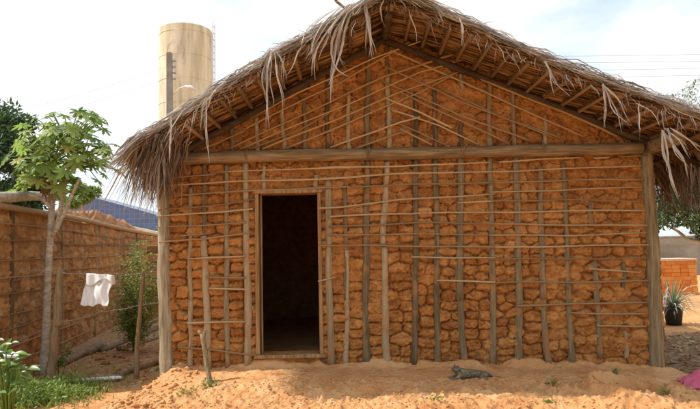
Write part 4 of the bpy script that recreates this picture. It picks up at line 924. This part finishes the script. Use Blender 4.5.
S_.add(C, (.009 * rng.uniform(.5, 1.5, n_))[:, None] * np.array([.8, 1, .8, .5, .1]), rvec(n_), np.clip(rng.normal(.5, .25, n_), 0, 1))
C3 = C[rng.integers(0, 2600, 4200), 3, :] + rng.normal(0, .02, (4200, 3)) * [1, 1, .8]; V, F, T = leafquads(C3, rvec(4200), rvec(4200) * .5 + [0, -.1, 1], rng.uniform(.02, .06, 4200), rng.uniform(.012, .032, 4200), rng.random(4200))
S_.V.append(V); S_.F.append(F + S_.n); S_.T.append(T); S_.n += len(V)
tag(S_.build('weeds', M['bush_leaf'], origin=(c[0][0], c[0][1], LOW)), 'tangle of green grass and weeds along the lower left ground', 'weeds', kind='stuff')
# pale board lying on the plants at the left edge
q = [P(-14, 348, -.35), P(14, 351.5, -.2), P(20, 355.5, -.35), P(-14, 357, -.6)]
mb = MB(); mb.add(q + [a - np.array([0, 0, .02]) for a in q], [(0, 1, 2, 3), (7, 6, 5, 4), (0, 4, 5, 1), (1, 5, 6, 2), (2, 6, 7, 3), (3, 7, 4, 0)])
bo = mb.build('board', M['white_board'], origin=q[0], smooth=False, bevel=.004); tag(bo, 'pale weathered board propped at the left edge among green leaves', 'board')
qq = [(q[0] + q[3]) / 2 + np.array([.08, 0, -.012]), (q[1] + q[2]) / 2 + np.array([-.07, 0, -.012])]
mb = MB()
for a in qq: mb.tube([a, [a[0], a[1], LOW - .03]], .018, 7)
o = mb.build('support', M['stud'], bo)
# ------------------------------------------------------------------ poles and scraps lying on the ground
def ground_log(pts, r, lab, m='litter_log', cat='log', seg=9, wob=.012, lift=0.0):
    q = [G(x, y, LOW + r * .7 + lift) for x, y in pts]; C = []
    for a, b in zip(q[:-1], q[1:]): C += pole_pts(a, b, 8, wob)[:-1]
    C.append(q[-1]); mb = MB(); mb.tube(C, [r * random.uniform(.88, 1.1) for _ in C], seg, .5, .1); o = mb.build('fallen_pole', M[m], origin=q[0]); tag(o, lab, cat, 'poles lying by the mud wall')
ground_log([(62, 362), (85, 352), (104, 346)], .065, 'thick dark log lying along the foot of the mud wall')
ground_log([(103, 350), (130, 338), (160, 327)], .045, 'long pole running from the thick log towards the house corner')
ground_log([(118, 349), (140, 343), (163, 335)], .035, 'short pole in front of the long one near the house post')
ground_log([(122, 374), (140, 367), (163, 361)], .045, 'brown pole on the ground at the foot of the thin fence post')
ground_log([(60, 390), (80, 389), (100, 389)], .022, 'thin brown stick lying across the sandy path')
ground_log([(134, 330), (163, 318)], .04, 'pole leaning low behind the shrub near the house post', lift=.15)
a, b = G(71, 381, LOW + .02), G(120, 378, LOW + .03); mb = MB(); mb.add([a, a + [.02, -.07, .0], b + [.05, -.08, .01], b, a + [0, 0, .025], a + [.02, -.07, .025], b + [.05, -.08, .03], b + [0, 0, .03]],
    [(3, 2, 1, 0), (4, 5, 6, 7), (0, 1, 5, 4), (1, 2, 6, 5), (2, 3, 7, 6), (3, 0, 4, 7)]); tag(mb.build('plank', M['white_board'], origin=a, smooth=False, bevel=.004), 'thin grey plank lying flat on the ground between the two fence posts', 'plank')
def rubble(n, fx, fy_, smin, smax, mk, name, label, cat, flat=.6, spread_fn=None, bz=None):
    V = []; F_ = []; T = []; k = 0
    ico = bmesh.new(); bmesh.ops.create_icosphere(ico, subdivisions=1, radius=1); iv = np.array([v.co for v in ico.verts]); it = np.array([[v.index for v in f.verts] for f in ico.faces]); ico.free()
    for i in range(n):
        x, y = fx(), fy_(); s_ = smin + (smax - smin) * random.random() ** 4; jit_ = 1 + rng.normal(0, .2, (len(iv), 1)); a = random.random() * 6.28; ca, sa = math.cos(a), math.sin(a)
        v = iv * jit_ * [s_, s_ * random.uniform(.5, 1), s_ * flat]; v = np.stack([v[:, 0] * ca - v[:, 1] * sa + x, v[:, 0] * sa + v[:, 1] * ca + y, v[:, 2] + (float(HD(x, y)) if bz is None else bz) + s_ * .25], -1)
        V.append(v); F_.append(it + k); k += len(iv); T += [random.random()] * len(iv)
    o = link(name, npmesh(name, np.concatenate(V), np.concatenate(F_), T), M[mk], origin=(float(V[0][0][0]), float(V[0][0][1]), 0), smooth=False); return tag(o, label, cat, kind='stuff')
M['clod'] = mat('clod', [(0.2, (0.42, 0.18, 0.065)), (0.5, (0.56, 0.29, 0.12)), (0.8, (0.64, 0.39, 0.19))], (9, 9, 9), .95, .5, 80, tone=.5)
rubble(7000, lambda: random.uniform(-2.5, 3.6), lambda: -1.85 + 1.25 * random.random() ** 1.3, .002, .016, 'clod', 'soil_clods', 'loose crumbs and clods of dry orange earth on the mound', 'clods')
rubble(900, lambda: random.uniform(-2.35, -1.6), lambda: random.uniform(-1.2, .25), .004, .03, 'clod', 'soil_clods', 'crumbled earth at the foot of the left house post', 'clods')
rubble(260, lambda: random.uniform(-4.6, -2.3), lambda: random.uniform(.8, 3.2), .01, .06, 'clay_far', 'rubble', 'broken bits of clay and stone scattered by the mud wall', 'rubble', bz=LOW)
# leaf litter and sticks right of the house
S_ = Strips(); n_ = 4200; x = rng.uniform(3.55, 6.2, n_); y = rng.uniform(-.9, 3.6, n_); keep = (x - 3.35) > .0; zb = H(x, y)
dr = rvec(n_) * [1, 1, .25]; ln = rng.uniform(.03, .12, n_); t = np.linspace(-.5, .5, 4)
C = np.stack([x, y, zb + .012 + rng.uniform(0, .03, n_)], -1)[:, None, :] + dr[:, None, :] * ln[:, None, None] * t[None, :, None]
S_.add(C, rng.uniform(.008, .035, n_)[:, None] * np.array([.3, 1, 1, .3]), rvec(n_) * [1, 1, .3], rng.random(n_))
tag(S_.build('leaf_litter', M['dry_leaf'], origin=(4, 0, LOW)), 'dry brown leaf litter and twigs on the shaded ground right of the house', 'leaf litter', kind='stuff')
rubble(420, lambda: random.uniform(3.7, 6.0), lambda: random.uniform(-.8, 3.4), .01, .05, 'heap', 'rubble', 'small stones and clay crumbs among the leaf litter right of the house', 'rubble', bz=LOW)
# ------------------------------------------------------------------ leaning stake in front of the wall
a, b = P(202.5, 334, -.42), P(211, 377, -.55); b[2] = gz(b[0], b[1]) - .05
c = P(205, 240, -.2)
st = thing('stake', (b[0], b[1], gz(b[0], b[1])), 'short leaning stake with a forked top stuck in the ground left of the doorway', 'stake')
mb = MB(); mb.tube(pole_pts(b, a, 9, .004), [.027, .026, .025, .024, .024, .024, .025, .026, .027], 10, .7, .06); mb.build('shaft', M['beam_up'], st)
mb = MB(); mb.tube([a + [-.0, 0, -.02], a + [-.028, 0, .02], a + [-.045, 0, .035]], [.024, .018, .01], 8, .7); mb.tube([a + [.0, 0, -.02], a + [.022, 0, .012], a + [.03, 0, .045]], [.024, .018, .009], 8, .7); mb.build('fork', M['beam_up'], st)
# ------------------------------------------------------------------ right side yard
gw0, gw1 = P(600, 238, 22), P(760, 237, 22); gw = thing('garden_wall', (gw0[0], 22, LOW), 'long weathered grey masonry wall across the back of the yard at right', 'wall')
mb = MB(); mb.box(gw0[0], gw1[0] + 5, 22, 22.2, LOW - .1, float(gw0[2]) - .06); mb.build('wall', M['old_wall'], gw, smooth=False)
mb = MB(); mb.box(gw0[0] - .03, gw1[0] + 5.03, 21.95, 22.25, float(gw0[2]) - .058, float(gw0[2]) + .02); mb.build('coping', M['grey'], gw, smooth=False)
by = 11.0; q0, q1 = P(656, 259.5, by), P(696, 259.5, by); bb = thing('brick_block', ((q0[0] + q1[0]) / 2, by, LOW), 'waist high block of bright orange brick with its top coloured pale as if sunlit at the right', 'brickwork')
mb = MB(); zz = LOW - .02; top_ = float(q0[2]); nrow = 9; rh = (top_ - .05 - zz) / nrow; core = MB(); core.box(q0[0] + .02, q1[0] - .02, by + .02, by + .9, zz, top_ - .05); core.build('core', M['brick'], bb, smooth=False)
for j in range(nrow):
    x = float(q0[0]) - (.13 if j % 2 else 0)
    while x < q1[0]:
        x2 = x + random.uniform(.22, .34); xa_, xb_ = max(x, float(q0[0])), min(x2 - .004, float(q1[0]))
        if xb_ - xa_ > .03: mb.box(xa_, xb_, by + random.uniform(-.012, .008), by + .12, zz + j * rh, zz + (j + 1) * rh - .004, tone=random.random(), jit=.006)
        x = x2
mb.build('bricks', M['brick'], bb, smooth=False, bevel=.006)
mb = MB(); mb.box(q0[0] - .02, q1[0] + .02, by - .02, by + .92, top_ - .048, top_ + .01, jit=.01); mb.build('capping', M['brick_lit_top'], bb, smooth=False, bevel=.012)
# potted spiky plant
pp = G(674, 325, LOW); pot = thing('potted_plant', (pp[0], pp[1], LOW), 'spiky grey green plant in a black pot right of the house', 'potted plant')
mb = MB(); prof = [(.0, .0), (.13, 0), (.16, .26), (.18, .29), (.18, .32), (.16, .32), (.15, .27), (0, .27)]; k = 22
vs = [(pp[0] + r_ * 1.0 * math.cos(2 * math.pi * i / k), pp[1] + r_ * math.sin(2 * math.pi * i / k), LOW + z) for r_, z in prof for i in range(k)]
mb.add(vs, [(j * k + i, j * k + (i + 1) % k, (j + 1) * k + (i + 1) % k, (j + 1) * k + i) for j in range(len(prof) - 1) for i in range(k)]); mb.build('pot', M['black'], pot)
S_ = Strips(); n_ = 90; az = rng.uniform(0, 6.28, n_); el = rng.uniform(.15, 1.4, n_); ln = rng.uniform(.3, .72, n_); t = np.linspace(0, 1, 8)
hor = np.cos(el)[:, None] * ln[:, None] * t; ver = np.sin(el)[:, None] * ln[:, None] * t - .35 * (ln * np.cos(el))[:, None] * t ** 2.2
C = np.stack([pp[0] + np.cos(az)[:, None] * hor, pp[1] + np.sin(az)[:, None] * hor, LOW + .32 + ver], -1)
S_.add(C, np.full((n_, 1), .028) * np.array([.7, 1, 1, .9, .75, .55, .35, .05]), np.stack([-np.sin(az), np.cos(az), 0 * az + .2], -1), np.clip(rng.normal(.5, .25, n_), 0, 1)); S_.build('leaves', M['pale_leaf'], pot)
S_ = Strips(); n_ = 60; az = rng.uniform(0, 6.28, n_); ln = rng.uniform(.35, .95, n_); hor = ln[:, None] * t; ver = .75 * rng.random((n_, 1)) * ln[:, None] * np.sin(t * 2.6) - .35 * ln[:, None] * t ** 2
C = np.stack([pp[0] + np.cos(az)[:, None] * hor, pp[1] + np.sin(az)[:, None] * hor, np.maximum(LOW + .01, LOW + .30 + ver)], -1)
S_.add(C, np.full((n_, 1), .022) * np.array([.7, 1, 1, .9, .75, .55, .35, .05]), np.stack([-np.sin(az), np.cos(az), 0 * az + .2], -1), rng.random(n_)); S_.build('dry_leaves', M['palm_hang'], pot)
# pink cloth scrap at the lower right corner
pc = G(697, 392, gz(3.35, -1.1)); nu = 30; vs = []
for j in range(nu):
    for i in range(nu):
        s_, t = i / (nu - 1) - .5, j / (nu - 1) - .5; r_ = math.hypot(s_, t) * 2
        x, y = pc[0] + .04 + s_ * .34, pc[1] + t * .26; vs.append((x, y, gz(x, y) + .015 + .13 * max(0, 1 - r_) ** .7 + .014 * math.sin(s_ * 21 + t * 13 + 2 * math.sin(t * 9)) + .009 * math.sin(t * 27 + s_ * 8)))
mb = MB(); mb.add(vs, [(j * nu + i, j * nu + i + 1, (j + 1) * nu + i + 1, (j + 1) * nu + i) for j in range(nu - 1) for i in range(nu - 1)]); tag(mb.build('pink_cloth', M['pink'], origin=pc), 'crumpled pink cloth on the ground at the lower right corner', 'cloth')
# small weeds on the mound
for (x, y, sz, n_, lab) in [(210, 384, .07, 60, 'low patch of green sprouts below the leaning stake'), (190, 391, .05, 30, 'tiny green sprouts on the slope left of the stake'), (551, 385, .06, 16, 'small green sprout on the sunlit earth right of the cat'),
                       (435, 398, .04, 12, 'tiny seedling on the earth below the cat'), (667, 392, .10, 26, 'leafy green weed in the hollow beside the pink cloth'), (548, 402, .06, 16, 'grassy sprout near the bottom edge below the wall'), (617, 394, .05, 14, 'small weed on the rim of the scooped hollow')]:
    g = G(x, y, -.12); z = gz(g[0], g[1]); g = G(x, y, z + .01); z = float(HD(g[0], g[1])); w_ = .10 if n_ < 30 else .22
    b = np.array([g[0], g[1], z]); tips = [b + [random.uniform(-w_, w_) * .6, random.uniform(-.05, .05), sz * random.uniform(.4, 1)] for _ in range(max(5, n_ // 5))]
    stems_plant('ground_weed', b, tips, 7, .028, .016, 'bush_leaf', lab, 'weed', spread=.015, rs=.0022, group='small weeds on the mound')
# ------------------------------------------------------------------ cat lying in front of the wall
cg_ = G(462, 380, -.03); cx, cy = float(cg_[0]), float(cg_[1]); cz = gz(cx, cy)
def stripes(t, c, colr, b):
    wv = N(t, 'ShaderNodeTexWave', wave_type='BANDS', bands_direction='X'); wv.inputs['Scale'].default_value = 9; wv.inputs['Distortion'].default_value = 14
    wv.inputs['Detail'].default_value = 3; wv.inputs['Detail Scale'].default_value = 2
    t.links.new(c.outputs['Object'], wv.inputs[0]); r = N(t, 'ShaderNodeMapRange'); r.inputs[1].default_value = .5; r.inputs[2].default_value = .8; r.inputs[4].default_value = .55
    t.links.new(wv.outputs['Fac'], r.inputs[0]); m_ = N(t, 'ShaderNodeMix', data_type='RGBA'); m_.inputs[7].default_value = (.035, .03, .022, 1)
    t.links.new(r.outputs[0], m_.inputs[0]); t.links.new(colr, m_.inputs[6]); return m_.outputs[2]
M['fur'] = mat('fur', [(0.3, (0.13, 0.10, 0.062)), (0.7, (0.30, 0.245, 0.155))], (30, 30, 30), .9, .8, 200, bdist=.004, extra=stripes)
M['eye'] = mat('eye', [(0.3, (0.16, 0.17, 0.05)), (0.7, (0.2, 0.2, 0.06))], bump=0, rough=.2)
M['nose'] = mat('nose', [(0.3, (0.05, 0.03, 0.03)), (0.7, (0.08, 0.04, 0.04))], bump=0, rough=.5)
cat = thing('cat', (cx, cy, cz + .004), 'grey brown tabby cat lying on the ground with its forelegs stretched to the left', 'cat')
nodes = {  # name: (x, y, z, rx)      local: -x is the cat's front, it rests on its belly
 'pelvis': (.20, .02, .052, .050), 'waist': (.125, .015, .058, .049), 'ribs': (.06, .01, .062, .054), 'chest': (-.005, 0, .066, .052), 'neck': (-.035, -.008, .098, .044),
 'skull': (-.058, -.016, .130, .052), 'muzzle': (-.086, -.040, .118, .028),
 'sh_l': (-.02, -.035, .045, .028), 'el_l': (-.045, -.05, .024, .019), 'wr_l': (-.10, -.062, .015, .013), 'pw_l': (-.145, -.068, .014, .015),
 'sh_r': (-.02, .032, .045, .028), 'el_r': (-.05, .028, .024, .019), 'wr_r': (-.10, .005, .016, .013), 'pw_r': (-.14, -.01, .015, .015),
 'hp_l': (.205, -.035, .045, .036), 'kn_l': (.155, -.065, .034, .026), 'hk_l': (.215, -.078, .018, .015), 'ft_l': (.165, -.088, .013, .013), 'tp_l': (.14, -.088, .012, .013),
 'hp_r': (.215, .05, .045, .034), 'kn_r': (.17, .075, .034, .024), 'ft_r': (.24, .08, .014, .013),
 't0': (.245, .02, .045, .020), 't1': (.285, .01, .024, .014), 't2': (.325, -.015, .014, .012), 't3': (.36, -.045, .013, .010), 't4': (.375, -.08, .012, .008)}
edges = [('pelvis', 'waist'), ('waist', 'ribs'), ('ribs', 'chest'), ('chest', 'neck'), ('neck', 'skull'), ('skull', 'muzzle'), ('chest', 'sh_l'), ('sh_l', 'el_l'), ('el_l', 'wr_l'), ('wr_l', 'pw_l'),
         ('chest', 'sh_r'), ('sh_r', 'el_r'), ('el_r', 'wr_r'), ('wr_r', 'pw_r'), ('pelvis', 'hp_l'), ('hp_l', 'kn_l'), ('kn_l', 'hk_l'), ('hk_l', 'ft_l'), ('ft_l', 'tp_l'),
         ('pelvis', 'hp_r'), ('hp_r', 'kn_r'), ('kn_r', 'ft_r'), ('pelvis', 't0'), ('t0', 't1'), ('t1', 't2'), ('t2', 't3'), ('t3', 't4')]
names = list(nodes); me = bpy.data.meshes.new('body'); me.from_pydata([nodes[n][:3] for n in names], [(names.index(a), names.index(b)) for a, b in edges], [])
bo = bpy.data.objects.new('body', me); COL.objects.link(bo); bo.parent = cat; me.materials.append(M['fur'])
sk = bo.modifiers.new('skin', 'SKIN'); sk.use_smooth_shade = True
for i, n in enumerate(names): me.skin_vertices[0].data[i].radius = (nodes[n][3], nodes[n][3])
me.skin_vertices[0].data[0].use_root = True
sb = bo.modifiers.new('sub', 'SUBSURF'); sb.levels = 2; sb.render_levels = 2
def local(mb, name, m): o = mb.build(name, m, None, (0, 0, 0)); o.parent = cat; return o
for sx in (-1, 1):       # ears: cupped triangles
    b0_ = Vector((-.052 + .012 * sx * -1, -.016 + .022 * sx, .156)); e = MB()
    a_, c_ = b0_ + Vector((-.012, -.010, -.004)), b0_ + Vector((.012, .010, -.004)); tip = b0_ + Vector((.0, .006 * sx, .034)); bk = b0_ + Vector((.010, -.008, -.006)); fr = b0_ + Vector((-.006, .004, -.004))
    e.add([a_, c_, bk, fr, tip], [(0, 2, 4), (2, 1, 4), (1, 3, 4), (3, 0, 4), (0, 3, 1, 2)]); local(e, 'ear', M['fur'])
for sx in (-1, 1):
    e = MB(); c_ = Vector((-.086, -.036, .132)) + Vector((.012 * sx * -1, .013 * sx, 0)) ; e.tube([c_ + Vector((.006, .004, 0)), c_, c_ + Vector((-.004, -.003, 0))], [.003, .0045, .002], 10); local(e, 'eye', M['eye'])
e = MB(); e.tube([(-.098, -.050, .116), (-.104, -.054, .117)], [.006, .003], 8); local(e, 'nose', M['nose'])

cat.scale = (1.05, 1, .78)
# leaves, straw and stubble lying about on the mound
S_ = Strips(); n_ = 420; x = rng.uniform(-2.4, 3.6, n_); y = -.1 - 1.7 * rng.random(n_); zb = HD(x, y); dr = rvec(n_) * [1, 1, .12]; ln = rng.uniform(.02, .11, n_); t = np.linspace(-.5, .5, 4)
C = np.stack([x, y, zb + .008], -1)[:, None, :] + dr[:, None, :] * (ln[:, None] * t)[..., None]
S_.add(C, rng.uniform(.003, .012, n_)[:, None] * np.array([.4, 1, 1, .3]), rvec(n_) * [1, 1, .2], rng.random(n_))
tag(S_.build('straw_scraps', M['palm_hang'], origin=(0, -1, 0)), 'bits of straw and dry leaf scattered on the orange mound', 'straw', kind='stuff')
